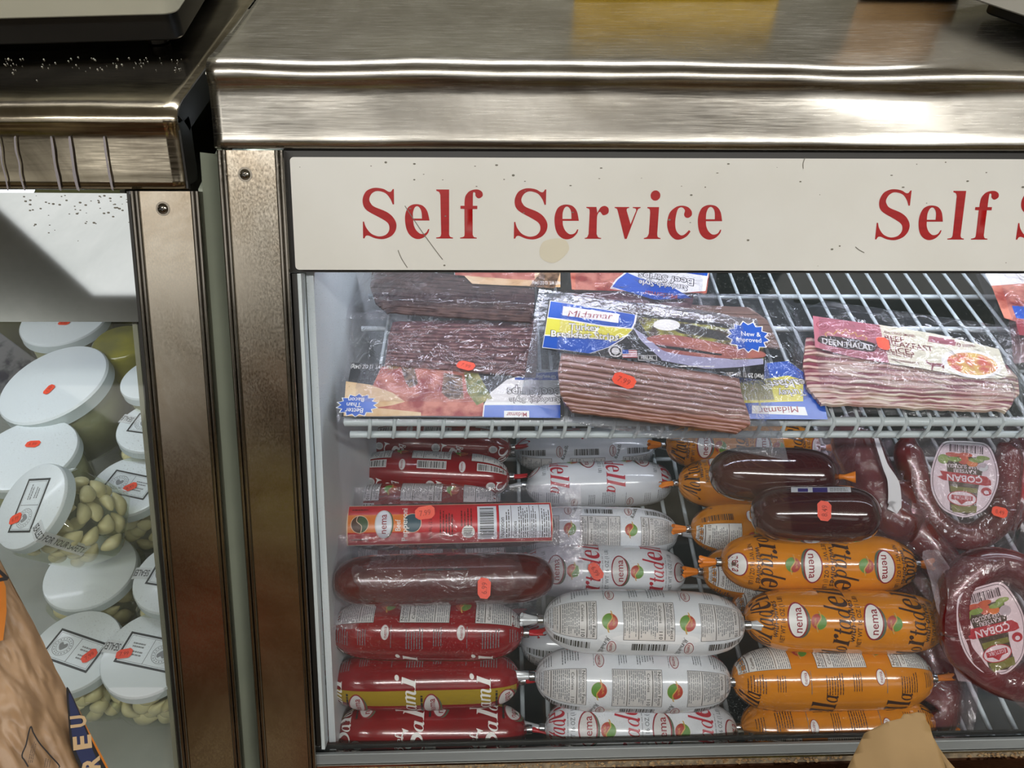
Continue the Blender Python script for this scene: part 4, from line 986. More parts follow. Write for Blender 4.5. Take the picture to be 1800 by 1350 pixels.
# ---- turkey breakfast strips (top pack, slanting over the shelf bar)
ZS = ZB + .0045
pl = Plane((1150, 742), -.474, 19)
def plroot(name, pl, label, cat): e = empty(name, label=label, cat=cat, M=pl.M); return e
pk = plroot('turkey_strips_pack', pl, 'vacuum pack of pink turkey strips, blue and yellow label, slanting over the shelf edge', 'meat pack')
P = lambda x, y: pl.p(x, y, .016)
ang = math.atan2(P(1300, 560 + 18)[1] - P(960, 560)[1], P(1300, 578)[0] - P(960, 560)[0])
d = Decal()
cm = [M_blk, M_blue, M_yel, M_wh, M_nred, M_photo, M_plate, M_veg, M_flagr, M_silv, INK]
d.poly([P(*q) for q in ((964, 529), (1070, 545), (1130, 552), (1250, 566), (1340, 580), (1345, 618), (1343, 668), (1300, 663), (1250, 652), (1180, 640), (1100, 630), (985, 620), (953, 612))], 0, 0)
d.poly([P(*q) for q in ((1118, 556), (1250, 572), (1341, 590), (1343, 633), (1290, 640), (1200, 634), (1165, 628), (1140, 590))], 7, 1)
d.poly([P(*q) for q in ((1112, 575), (1128, 600), (1150, 620), (1165, 634), (1240, 648), (1300, 645), (1342, 640), (1342, 630), (1290, 632), (1200, 618), (1150, 602))], 6, 2)
d.poly([P(*q) for q in ((1137, 594), (1175, 588), (1230, 596), (1290, 608), (1340, 618), (1341, 628), (1290, 630), (1220, 626), (1170, 618), (1150, 604))], 5, 3, smooth=True)
d.poly([P(*q) for q in ((1150, 606), (1200, 611), (1270, 622), (1268, 625), (1200, 617), (1160, 611))], 0, 4)
d.poly([P(*q) for q in ((1180, 572), (1210, 570), (1260, 582), (1290, 596), (1270, 598), (1230, 590), (1195, 585))], 10, 3, smooth=True)
d.ellipse(*P(1172, 571), .012, .006, 3, 4)
A = [(964, 529), (1120, 553)]
band = lambda y0, y1, mi, l: d.poly([P(*q) for q in y0 + y1[::-1]], mi, l)
arc = [(1120, 553), (1117, 568), (1110, 582), (1096, 596), (1072, 610), (1038, 621)]
d.poly([P(*q) for q in [(967, 528)] + arc + [(953, 611)]], 3, 2)
d.poly([P(*q) for q in [(968, 529)] + [(x - 3, y) for x, y in arc] + [(954, 610)]], 1, 3)
d.poly([P(*q) for q in [(962, 557), (1000, 562), (1060, 572), (1114, 577), (1103, 589), (1083, 600), (1030, 594), (957, 590)]], 3, 4)
d.poly([P(*q) for q in [(962, 559), (1000, 564), (1060, 574), (1112, 579), (1101, 589), (1080, 599), (1030, 592), (958, 588)]], 2, 5)
d.poly([P(*q) for q in [(990, 538), (1088, 552), (1087, 568), (988, 554)]], 3, 4)
rt = math.degrees(ang)
def PT(s, x, y, hpx, mi, wpx, layer=6, rot=None, **k):
    sc = (Vector(P(x + 50, y)) - Vector(P(x - 50, y))).length / 100; hy = (Vector(P(x, y + 10)) - Vector(P(x, y - 10))).length / 20
    d.text(s, *P(x, y), hy * hpx, mi, rot=rt if rot is None else rot, width=sc * wpx, layer=layer, **k)
PT('Midamar', 1037, 553, 12, 4, 78, shear=.2, off=0)
for s_, x, y, wpx in (('Turkey', 1027, 575, 52), ('Breakfast Strips', 1028, 589, 118)):
    PT(s_, x, y, 12, 10, wpx + 3, 6, off=.075); PT(s_, x, y, 11.5, 3, wpx, 7, off=.02)
burst(d, P(1315, 592), .0185, 13, 1, 3, 5, squash=.85); PT('New &', 1320, 587, 8, 3, 34, 8); PT('Improved', 1316, 597, 8, 3, 44, 8)
PT('NET WT. 12 OZ (340g)', 1310, 659, 7.5, 3, 64); PT('HALAL', 1138, 629, 6, 3, 22); d.frame(*P(1122, 634), *P(1154, 625), .0004, 3, 5)
d.ellipse(*P(1082, 617), .0062, .0062, 9, 4); d.ellipse(*P(1082, 617), .005, .005, 0, 5); d.ellipse(*P(1082, 617), .0035, .0035, 9, 6)
fx, fy = P(1107, 622); d.rect(fx - .0065, fy - .004, fx + .0065, fy + .004, 3, 4)
for k in range(4): d.rect(fx - .0065, fy - .004 + k * .0022, fx + .0065, fy - .0029 + k * .0022, 8, 5)
d.rect(fx - .0065, fy, fx - .001, fy + .004, 1, 6)
d.lines(*P(1195, 642), *P(1270, 646), 1, 3, vert=False, layer=5)
cd = d.build('printed_card', cm, pk, flatmap(.0155, wr=.0006), du=.005, dv=.005, step=.00007)
slices(pl, pk, [(988, 616), (981, 650), (985, 690), (992, 705), (1006, 722)], [(1300, 664), (1304, 690), (1318, 730), (1320, 745), (1296, 760)], 11, M_turk, .0125, .004, amp=.0009, seed=2, thick=.0042, rind=M_rt)
patch('clear_film', pl, [(912, 722), (1388, 806), (1333, 556), (948, 503)], lambda a, b: -.004 + plateau(a, b, .16, .0255), M_bag, pk, 110, 70, 3, .0009)
patch('back_film', pl, [(912, 722), (1388, 806), (1333, 556), (948, 503)], lambda a, b: -.0045, film('back_film', '#c9ccd0', .1, .1, .6, 50, .003), pk, 30, 20, 8, .0003)
tag_at(1097, 669, (CAMP - onplane(1097, 669, pl.o + pl.n * .0235, pl.n)).length, -25, pk, 1.75, n=pl.n)
# ---- turkey pack underneath, label upside down
pl = Plane((1200, 735), ZS, 2)
pk = plroot('turkey_strips_pack', pl, 'turkey strips pack lying beneath, brown slices behind, blue label upside down at right', 'meat pack')
H = .012; P = lambda x, y: pl.p(x, y, H)
d = Decal(); rt = 180 + 4
d.poly([P(*q) for q in ((1250, 735), (1455, 737), (1450, 712), (1420, 660), (1385, 634), (1330, 640), (1280, 655))], 0, 0)
d.poly([P(*q) for q in ((1300, 672), (1385, 660), (1412, 668), (1412, 705), (1300, 708))], 1, 1)
d.poly([P(*q) for q in ((1322, 712), (1415, 715), (1420, 730), (1322, 726))], 2, 1)
PT('Turkey', 1392, 691, 11.5, 4, 49, 2, off=.07); PT('Breakfast', 1395, 674, 13.5, 4, 88, 2, off=.07); PT('Turkey', 1392, 691, 11, 2, 47, 3); PT('Breakfast', 1395, 674, 13, 2, 86, 3)
PT('Midamar', 1370, 721, 11, 3, 70, 2, shear=.2, off=0); PT('Strips', 1320, 672, 11, 4, 50, 3)
d.build('printed_card', [M_blue, M_yel, M_wh, M_nred, INK], pk, flatmap(.0115), du=.005, dv=.005)
slices(pl, pk, [(1090, 530), (1075, 560), (1070, 600)], [(1320, 540), (1350, 562), (1372, 610)], 7, mat('turkey_slice_brown', '#7d6358', .35, col2='#6d5449', nscale=30, coat=.3), .008, .0, thick=.0035, amp=.0006, seed=5, name='meat_slice')
patch('clear_film', pl, [(1000, 740), (1462, 742), (1392, 520), (1010, 512)], lambda a, b: .0 + plateau(a, b, .13, .0175), M_bag, pk, 80, 60, 13, .0008)
# ---- beef strips pack at left front, label upside down
pl = Plane((700, 735), ZS, 3)
pk = plroot('beef_strips_pack', pl, 'beef strips pack at the left front, upside-down label with blue starburst', 'meat pack')
H = .013; P = lambda x, y: pl.p(x, y, H); rt = 180
d = Decal(); cm = [M_blk, M_blue, M_wh, M_brd, M_rawm, M_char, M_yel, INK, mat('photo_orange_leaf', '#a8741c', .4, col2='#5c4a1c', nscale=90), M_nred, mat('photo_green', '#5c6a34', .4, col2='#a8a05c', nscale=100)]
d.poly([P(*q) for q in ((600, 732), (980, 735), (985, 655), (900, 650), (800, 646), (618, 637))], 0, 0)
d.poly([P(*q) for q in ((645, 700), (670, 645), (700, 640), (830, 648), (850, 690), (850, 731), (640, 731))], 4, 1)
d.poly([P(*q) for q in ((604, 731), (608, 670), (650, 676), (690, 690), (712, 706), (690, 712), (660, 716), (740, 725), (740, 731))], 3, 2, smooth=False)
d.poly([P(*q) for q in ((705, 645), (728, 645), (735, 675), (720, 682), (712, 670))], 5, 2); d.poly([P(*q) for q in ((780, 655), (812, 660), (815, 700), (790, 702), (776, 690))], 5, 2)
d.poly([P(*q) for q in ((680, 640), (705, 641), (700, 648), (684, 650))], 8, 2); d.poly([P(*q) for q in ((815, 650), (840, 655), (865, 700), (838, 712), (822, 690))], 10, 2)
d.poly([P(*q) for q in ((848, 732), (850, 712), (862, 690), (890, 668), (930, 655), (985, 652), (985, 735))], 2, 2)
d.poly([P(*q) for q in ((850, 733), (852, 712), (985, 712), (985, 735))], 1, 3); d.poly([P(*q) for q in ((905, 664), (930, 656), (985, 653), (985, 668), (905, 668))], 1, 3)
d.rect(*P(886, 734), *P(930, 722), 2, 4); PT('Midamar', 908, 729, 8, 9, 36, 5)
burst(d, P(628, 712), .0175, 14, 1, 2, 3, squash=.75)
PT('Better', 622, 722, 8.5, 2, 32, 6); PT('Than', 622, 712, 8, 2, 26, 6); PT('Bacon', 626, 703, 7.5, 2, 28, 6)
PT('NET WT. 12 OZ (340g)', 652, 645, 7, 2, 70, 6); PT('KEEP REFRIGERATED OR FROZEN', 765, 645, 4.5, 2, 72, 6)
for s_, x, y, wpx, hp in (('Beef Strips', 938, 690, 92, 15), ('Sandwich Style', 940, 704, 88, 9)):
    PT(s_, x, y, hp + .6, 7, wpx + 3, 4, off=.075); PT(s_, x, y, hp, 2, wpx, 5)
PT('Great for Breakfast', 942, 663, 6, 2, 70, 6)
d.build('printed_card', cm, pk, flatmap(.0125), du=.005, dv=.005)
slices(pl, pk, [(690, 565), (682, 590), (680, 615), (676, 638)], [(945, 560), (945, 600), (945, 630), (942, 660)], 13, M_beef, .009, .003, thick=.0042, amp=.0013, seed=9, rind=M_rb)
patch('clear_film', pl, [(592, 740), (985, 742), (985, 552), (622, 548)], lambda a, b: .0 + plateau(a, b, .12, .0175), M_bag, pk, 90, 60, 23, .001)
tag_at(819, 643, (CAMP - onplane(819, 643, pl.o + pl.n * .0185, pl.n)).length, -20, pk, 1.45, n=pl.n)
# ---- beef strips pack further back
pl = Plane((780, 560), ZS + .012, 2)
pk = plroot('beef_strips_pack', pl, 'dark beef strips pack behind in shade at the left rear of the shelf', 'meat pack')
P = lambda x, y: pl.p(x, y, .012); d = Decal(); rt = 180
d.poly([P(*q) for q in ((830, 500), (985, 506), (985, 470), (800, 470))], 0, 0); d.poly([P(*q) for q in ((800, 485), (940, 494), (940, 470), (800, 470))], 1, 1)
d.poly([P(*q) for q in ((930, 505), (975, 508), (985, 480), (950, 480))], 2, 2); PT('NET WT. 12 OZ (340g)', 960, 499, 6, 3, 50, 4)
d.build('printed_card', [M_brd, M_rawm, M_char, M_wh], pk, flatmap(.0125), du=.005, dv=.005)
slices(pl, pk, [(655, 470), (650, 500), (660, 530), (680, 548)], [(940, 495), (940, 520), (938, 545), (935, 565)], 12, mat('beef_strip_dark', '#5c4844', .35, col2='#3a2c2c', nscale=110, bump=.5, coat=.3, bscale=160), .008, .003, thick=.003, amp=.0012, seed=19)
patch('clear_film', pl, [(600, 560), (985, 572), (985, 465), (650, 465)], lambda a, b: .0 + plateau(a, b, .12, .017), M_bag, pk, 80, 40, 33, .001)
# ---- sandwich-style pack at the back centre
pl = Plane((1130, 500), ZS + .014, 2)
pk = plroot('beef_strips_pack', pl, 'blue and white meat pack, upside down at the back centre of the shelf', 'meat pack')
P = lambda x, y: pl.p(x, y, .008); d = Decal(); rt = 180 - 10 + 14
d.poly([P(*q) for q in ((1005, 510), (1242, 516), (1250, 455), (1000, 455))], 3, 0)
d.poly([P(*q) for q in ((1072, 508), (1082, 492), (1100, 478), (1150, 460), (1250, 455), (1240, 512), (1150, 520))], 1, 1)
d.poly([P(*q) for q in ((1076, 505), (1086, 492), (1102, 480), (1125, 490), (1180, 505), (1215, 525), (1150, 528))], 0, 2)
d.poly([P(*q) for q in ((1165, 472), (1246, 468), (1243, 486), (1200, 480))], 0, 2)
for s_, x, y, wpx, hp in (('Beef Strips', 1170, 492, 95, 12), ('Sandwich-Style', 1165, 503, 84, 9)):
    PT(s_, x, y, hp + .6, 2, wpx + 3, 4, rot=168, off=.075); PT(s_, x, y, hp, 1, wpx, 5, rot=168)
PT('Midamar', 1160, 520, 9, 4, 60, 5, rot=168)
d.build('printed_card', [M_blue, M_wh, INK, M_rawm, M_nred], pk, flatmap(.0085), du=.005, dv=.005)
patch('meat_block', pl, [(1010, 540), (1215, 545), (1225, 500), (1010, 500)], lambda a, b: .002 + plateau(a, b, .2, .004), M_beef, pk, 20, 14, 6)
patch('clear_film', pl, [(985, 548), (1255, 552), (1262, 440), (985, 440)], lambda a, b: plateau(a, b, .15, .013), M_bag, pk, 60, 40, 43, .001)
# ---- halal beef breakfast slices at right
pl = Plane((1600, 730), ZS, 4, roll=0)
pk = plroot('beef_slices_pack', pl, 'vacuum pack of marbled beef slices with a pink and cream label', 'meat pack')
H = .0155; P = lambda x, y: pl.p(x, y, H); rt = -7
ang = math.atan2(P(1780, 610)[1] - P(1430, 560)[1], P(1780, 610)[0] - P(1430, 560)[0]); rt = math.degrees(ang)
d = Decal(); cm = [mat('label_pink', '#b8707c', .3, col2='#a8626e', nscale=12), mat('label_pale', '#ddd9c0', .3), mat('badge_dark', '#2c1e14', .3), M_wh, mat('text_maroon', '#7c2630', .4), M_gold, mat('plate_photo', '#c84a2c', .4, col2='#d8b24a', nscale=110, contrast=(.4, .6)), INK]
d.poly([P(*q) for q in ((1428, 557), (1545, 573), (1552, 600), (1562, 640), (1500, 630), (1432, 612))], 0, 1)
d.poly([P(*q) for q in ((1543, 572), (1640, 588), (1755, 615), (1772, 662), (1755, 668), (1680, 660), (1562, 640), (1550, 605))], 1, 0)
d.ellipse(*P(1706, 641), .0265, .0185, 3, 2); d.ellipse(*P(1708, 641), .0225, .0145, 6, 3)
c0 = P(1490, 606)
d.poly([P(*q) for q in ((1437, 597), (1445, 592), (1475, 594), (1520, 601), (1538, 608), (1537, 618), (1525, 620), (1470, 612), (1440, 604))], 2, 3, smooth=True)
d.raw(*ribbon([P(*q) for q in ((1452, 594), (1456, 585), (1464, 590), (1472, 582), (1478, 589), (1486, 580), (1492, 590), (1502, 586), (1506, 594), (1516, 591), (1520, 601))], .0012, 2), 5, 4)
PT('DEEN HALAL', 1488, 607, 10, 3, 84, 5); PT('NET WT. 12 OZ. (340 g)', 1497, 623, 7, 4, 78, 5)
PT('REAL WOOD SMOKED', 1580, 589, 4.5, 4, 52, 4); PT('BEEF', 1571, 597, 9.5, 4, 32, 4); PT('BREAKFAST', 1595, 609, 10, 4, 82, 4); PT('SLICES', 1580, 618, 9.5, 4, 48, 4); PT('CURED BEEF', 1580, 626, 6, 4, 44, 4)
PT('KEEP REFRIGERATED', 1590, 638, 3.5, 4, 46, 4)
for x in (1445, 1528):
    q = P(x, 574 + (x - 1445) * .15); d.ellipse(*q, .0058, .0058, 4, 2); d.ellipse(*q, .0052, .0052, 0, 3); d.ellipse(*q, .003, .003, 4, 4); d.ellipse(*q, .0022, .0022, 0, 5)
d.poly([P(*q) for q in ((1632, 592), (1680, 600), (1678, 610), (1630, 602))], 0, 2); PT('4', 1640, 600, 7, 4, 7, 5); PT('0', 1684, 608, 7, 4, 7, 5); d.lines(*P(1648, 606), *P(1672, 601), 2, 4, vert=False, layer=4); d.lines(*P(1692, 612), *P(1715, 607), 2, 4, vert=False, layer=4)
d.poly([P(*q) for q in ((1627, 640), (1626, 634), (1632, 640), (1655, 641), (1659, 645), (1658, 653), (1656, 653), (1655, 647), (1640, 646), (1638, 653), (1636, 653), (1636, 645))], 4, 4)
d.build('printed_card', cm, pk, flatmap(.0165), du=.005, dv=.005)
slices(pl, pk, [(1418, 592), (1412, 640), (1420, 680), (1445, 708)], [(1770, 640), (1790, 662), (1793, 690), (1770, 722)], 11, M_bacon, .0105, .003, thick=.0045, amp=.0022, seed=29, rind=M_rf)
patch('clear_film', pl, [(1402, 724), (1800, 738), (1812, 595), (1395, 532)], lambda a, b: .001 + plateau(a, b, .12, .0205), M_bag, pk, 90, 60, 53, .001)
tag_at(1552, 604, (CAMP - onplane(1552, 604, pl.o + pl.n * .0215, pl.n)).length, 80, pk, 1.5, n=pl.n, txt=False)
# ---- pack at the far right rear
pl = Plane((1780, 540), ZS + .014, 4)
pk = plroot('beef_strips_pack', pl, 'red meat pack with a blue stripe, cut off at the upper right edge', 'meat pack')
P = lambda x, y: pl.p(x, y, .010); d = Decal()
d.poly([P(*q) for q in ((1728, 470), (1745, 510), (1765, 560), (1900, 600), (1930, 470))], 0, 0); d.poly([P(*q) for q in ((1730, 480), (1742, 503), (1790, 500), (1900, 495), (1900, 480))], 1, 1)
d.poly([P(*q) for q in ((1778, 538), (1900, 545), (1900, 575), (1786, 560))], 2, 1); d.poly([P(*q) for q in ((1784, 563), (1900, 577), (1900, 600), (1790, 590))], 3, 1)
d.build('printed_card', [M_rawm, M_wh, M_blue, M_nred], pk, flatmap(.0105), du=.005, dv=.005)
patch('meat_block', pl, [(1780, 640), (1940, 640), (1930, 560), (1770, 560)], lambda a, b: .002 + plateau(a, b, .2, .005), M_beef, pk, 20, 14, 6)
patch('clear_film', pl, [(1775, 640), (1950, 650), (1950, 440), (1705, 455)], lambda a, b: plateau(a, b, .15, .014), M_bag, pk, 60, 40, 63, .001)
# ================================================================ horseshoe sausages in pouches
M_suc = mat('sucuk_skin', '#641013', .25, col2='#4c0a0d', nscale=30, bump=.25, coat=.5)
M_pfilm = film('pink_film', '#f6ecf0', .06, .1, 1.0, 40, .006, hcol='#d8b8c4', wave=1.2, boost=1.3)
def path_tube(pl, pts, r, h, name, m, parent, closed=False, seed=0, seg=20, n=7):
    q = crom([tuple(pl.p(*p, h)) for p in pts], closed, n); V = [Vector((a[0], a[1], h)) for a in q]
    if closed: V.append(V[0]); 
    L = len(V); rr = []
    for i, p in enumerate(V):
        t = i / (L - 1); e = 1 if closed else min(1, math.sqrt(max(0.02, min(t, 1 - t) / .06)))
        rr.append(r * e * (1 + .05 * noise.noise(Vector((t * 9, seed, 0)))))
    o = MB().tube(V, rr, seg).obj(name, m, parent, smooth=True); return o
def label_sucuk(pl, P, parent, rt, flip=1):
    """shield label; P maps label units (x -1..1, y -1..1, y up when upright) to the plane"""
    d = Decal()
    sh = [(-.62, -.98), (-.2, -1.02), (.25, -1.0), (.62, -.93), (.82, -.6), (.95, -.1), (.9, .4), (.62, .82), (.2, .98), (-.15, .98), (-.6, .75), (-.85, .35), (-.97, -.15), (-.85, -.65)]
    q = lambda pts: [P(*a) for a in pts]
    sc = (Vector(P(1, 0)) - Vector(P(-1, 0))).length / 2; sy = (Vector(P(0, 1)) - Vector(P(0, -1))).length / 2
    d.poly(q([(x, y) for x, y in sh]), 0, 0, smooth=True); d.poly(q([(x * .95, y * .96) for x, y in sh]), 1, 1, smooth=True); d.poly(q([(x * .93, y * .945) for x, y in sh]), 0, 2, smooth=True)
    d.poly(q([(-.5, -.25), (-.55, -.6), (.55, -.62), (.5, -.2), (.42, .3), (.38, .85), (-.1, .93), (-.35, .8), (-.38, .3)]), 2, 3)
    d.poly(q([(-.36, .86), (.3, .9), (.36, .7), (-.38, .68)]), 3, 4); d.poly(q([(-.36, .22), (.4, .22), (.38, .36), (-.38, .34)]), 3, 4)
    d.poly(q([(-.75, .1), (-.6, .13), (.6, .08), (.78, .0), (.62, -.04), (.7, -.16), (-.6, -.12), (-.74, -.02)]), 4, 5)
    def T(s, x, y, h, mi, wd, l=6, **k): d.text(s, *P(x, y), sy * h * 2, mi, rot=rt, width=sc * wd, layer=l, **k)
    T('ÇOBAN', .0, .0, .085, 0, 1.0, 7, off=.03)
    T('KAYSERI', 0, -.2, .05, 0, .62); T('KASAP SUCUGU', 0, -.32, .05, 0, .95)
    e_ = [P(.05 + .42 * math.cos(t * PI / 12), .52 + .2 * math.sin(t * PI / 12)) for t in range(24)]; d.poly(e_, 4, 6)
    e_ = [P(.05 + .39 * math.cos(t * PI / 12), .52 + .18 * math.sin(t * PI / 12)) for t in range(24)]; d.poly(e_, 0, 7)
    d.poly(q([(-.25, .44), (.36, .44), (.36, .56), (.2, .58), (.06, .68), (-.08, .58), (-.25, .56)]), 4, 8); T('EGETÜRK', .05, .5, .042, 0, .5, 9)
    d.poly([P(-.62 + .15 * math.cos(t * PI / 8), .28 + .11 * math.sin(t * PI / 8)) for t in range(16)], 4, 6); d.poly([P(-.62 + .07 * math.cos(t * PI / 8), .3 + .05 * math.sin(t * PI / 8)) for t in range(16)], 0, 7)
    # photo of vegetables
    for (x, y, a, b, mi) in ((.62, -.48, .16, .13, 5), (.3, -.5, .2, .07, 5), (-.3, -.52, .22, .06, 5), (.05, -.5, .16, .12, 6), (-.2, -.42, .16, .08, 7), (.35, -.62, .22, .06, 6), (-.5, -.6, .2, .06, 5), (0, -.64, .2, .06, 6)):
        d.poly([P(x + a * math.cos(t * PI / 7 + 0), y + b * math.sin(t * PI / 7)) for t in range(14)], mi, 6 + int(a * 10))
    d.poly([P(-.5 + .17 * math.cos(t * PI / 8), -.36 + .12 * math.sin(t * PI / 8)) for t in range(16)], 8, 9)
    # barcode along the straight end
    rn = random.Random(6); x = -.5
    while x < .45:
        w0 = rn.choice([.015, .03, .045]); d.poly(q([(x, -.9), (x + w0, -.9), (x + w0, -.7), (x, -.7)]), 1, 8); x += w0 + rn.choice([.02, .03])
    return d
SM = [mat('label_ivory', '#dcdadd', .3), mat('label_line', '#4a4648', .4), mat('label_olive_dark', '#37361f', .35), mat('label_olive', '#6f7a2c', .35), mat('label_crimson', '#a81c28', .3), mat('veg_green', '#5c8a2c', .4, col2='#86a84a', nscale=90), mat('veg_red', '#a83a2c', .4, col2='#c46a3c', nscale=80), mat('veg_orange', '#d07a30', .4), mat('seal_grey', '#b5b5ba', .4)]
def sucuk(name, pl, ctr, ax, ay, path, r, closed, pouch, label, seed, tagpx=None, lift=.017, m=M_pfilm, plain=False):
    e = plroot(name, pl, label, 'sausage')
    path_tube(pl, path, r, r * .6, 'sausage_ring', M_suc, e, closed, seed)
    hl = r * 1.55
    if not plain:
        c = Vector(pl.p(*ctr, hl)); ux = Vector(pl.p(ctr[0] + ax[0], ctr[1] + ax[1], hl)) - c; uy = Vector(pl.p(ctr[0] + ay[0], ctr[1] + ay[1], hl)) - c
        P = lambda x, y: tuple(c + ux * x + uy * y)
        rt = math.degrees(math.atan2(ux.y, ux.x)); d = label_sucuk(pl, P, e, rt)
        d.build('shield_label', SM, e, lambda a, b, z: Vector((a, b, hl + z + .0008 * noise.noise(Vector((a * 24, b * 24, seed))))), du=.005, dv=.005, step=.00006)
    c4 = [Vector(pl.p(*q)) for q in pouch]
    P2 = crom([tuple(pl.p(*p, r * .6)) for p in path], closed, 4)
    def hf(a, b):
        q = c4[0] * (1 - a) * (1 - b) + c4[1] * a * (1 - b) + c4[2] * a * b + c4[3] * (1 - a) * b
        dd = min((q - Vector(p)).length for p in P2); t = max(0, 1 - (dd / (r * 1.5)) ** 2)
        return max(r * .6 * 0 + (r * 1.68 + .001) * math.sqrt(t) if t > 0 else 0, plateau(a, b, .16, hl + .0015 if not plain else r * .8))
    patch('clear_pouch', pl, pouch, hf, m, e, 70, 60, seed, .0011, wob=.004)
    if tagpx: tag_at(tagpx[0], tagpx[1], (CAMP - onplane(tagpx[0], tagpx[1], pl.o + pl.n * (hl + .004), pl.n)).length, tagpx[2], e, 1.4, n=pl.n)
    return e
pl1 = Plane((1690, 860), -.625, 34, yaw=4)
sucuk('horseshoe_sausage', pl1, (1695, 842), (-62, -6), (-2, 67), [(1606, 770), (1612, 850), (1640, 915), (1700, 945), (1752, 915), (1768, 850), (1755, 780)], .0145, False, [(1600, 962), (1788, 972), (1770, 762), (1573, 758)], 'horseshoe sausage pouch with upside-down shield label and an orange price tag, under the shelf', 3, (1757, 900, -15))
pl2 = Plane((1740, 1110), -.64, 46, yaw=-8)
sucuk('horseshoe_sausage', pl2, (1744, 1108), (-60, 16), (22, 76), [(1682, 1110), (1680, 1045), (1715, 1000), (1775, 998), (1830, 1040), (1850, 1110), (1835, 1180), (1790, 1200), (1735, 1180), (1700, 1150)], .0165, True, [(1640, 1150), (1900, 1300), (1880, 975), (1640, 968)], 'large ring sausage pouch nearest the glass at the lower right, its shield label upside down', 5)
pl3 = Plane((1800, 870), -.64, 30, yaw=0)
e3 = sucuk('horseshoe_sausage', pl3, (1830, 850), (-75, 0), (0, 80), [(1790, 930), (1782, 860), (1795, 790), (1850, 765), (1910, 800), (1920, 900)], .014, False, [(1770, 990), (1950, 990), (1940, 750), (1765, 750)], 'sausage pouch with a red and white label cut off by the right edge', 7, plain=True)
d = Decal(); P = lambda x, y: pl3.p(x, y, .024)
d.poly([P(*q) for q in ((1757, 800), (1775, 793), (1800, 796), (1900, 810), (1900, 900), (1800, 885), (1765, 860))], 0, 0); d.poly([P(*q) for q in ((1765, 808), (1800, 803), (1900, 815), (1900, 895), (1800, 878), (1772, 852))], 4, 1)
d.text('AFYON', *P(1790, 842), .008, 0, rot=180, width=.03, layer=2); d.text('UM SU', *P(1788, 829), .006, 0, rot=180, width=.026, layer=2); d.barcode(*P(1772, 822), *P(1820, 812), 1, layer=2)
d.build('shield_label', SM, e3, lambda a, b, z: Vector((a, b, .024 + z)))
def arm(name, px, z, tilt, r, label, seed, edge=None):
    pl = Plane(px[len(px) // 2], z, tilt); e = plroot(name, pl, label, 'sausage')
    path_tube(pl, px, r, 0, 'sausage_ring', M_suc, e, False, seed)
    c = [pl.p(*p) for p in px]; V = []; Fc = []; q = crom([tuple(a) for a in c], False, 6); n = 12
    for i, a in enumerate(q):
        b = q[min(i + 1, len(q) - 1)] if i < len(q) - 1 else a; pv = q[i - 1] if i else a; t = (Vector(b) - Vector(pv)).normalized(); nn = Vector((-t.y, t.x))
        for j in range(n + 1):
            s = -1 + 2 * j / n; w0 = r * 1.75; v = s * w0; hh = math.sqrt(max(0, 1 - (v / (r * 1.12)) ** 2)) * r * 1.1 + .0012 * noise.noise(Vector((a[0] * 90, v * 90, seed)))
            V.append((a[0] + nn.x * v, a[1] + nn.y * v, hh - .002))
    for i in range(len(q) - 1):
        for j in range(n): a = i * (n + 1) + j; Fc.append((a, a + n + 1, a + n + 2, a + 1))
    mesh_obj('clear_pouch', V, Fc, M_pfilm, e, smooth=True)
    if edge:
        V = []; Fc = []; q = crom([tuple(pl.p(*p, r * 1.3)) for p in edge], False, 6)
        V, Fc = ribbon([tuple(pl.p(*p, r * 1.3)) for p in edge], [.004, .006, .012, .014])
        mesh_obj('side_label', [(v[0], v[1], r * 1.25) for v in V], Fc, SM[0], e)
    return e
arm('horseshoe_sausage', [(1502, 768), (1525, 830), (1555, 892), (1585, 905)], -.63, 22, .024, 'dark red pouch standing beside the dark beef rolls, a narrow white label along its edge', 2, edge=[(1540, 768), (1556, 815), (1572, 850), (1570, 888)])
arm('horseshoe_sausage', [(1500, 800), (1530, 930), (1600, 1000), (1640, 1075), (1652, 1140)], -.70, 25, .024, 'dark red sausage pouch lying diagonally beside the tails of the orange sausages', 12)
arm('horseshoe_sausage', [(1570, 850), (1610, 930), (1660, 1000), (1690, 1030)], -.665, 30, .02, 'dark red sausage pouch slanting down between two labelled ring pouches', 14)
arm('horseshoe_sausage', [(1560, 1040), (1620, 1120), (1645, 1190), (1625, 1250)], -.735, 25, .024, 'dark red sausage pouch at the bottom right, below the others on the wire rack', 16)
# loose clear flap folded over the ring pouch
pf = Plane((1660, 1080), -.648, 46)
e = plroot('clear_film_strip', pf, 'folded strip of clear film crossing diagonally in front of the lower ring pouch', 'plastic film')
patch('film_fold', pf, [(1652, 1175), (1758, 1172), (1612, 955), (1585, 965)], lambda a, b: .03 + .006 * math.sin(a * 5 + b * 2), film('cloudy_film', '#eee6ea', .3, .12, 1.0, 40, .006, hcol='#d6c4cc'), e, 40, 50, 71, .0012, .003)
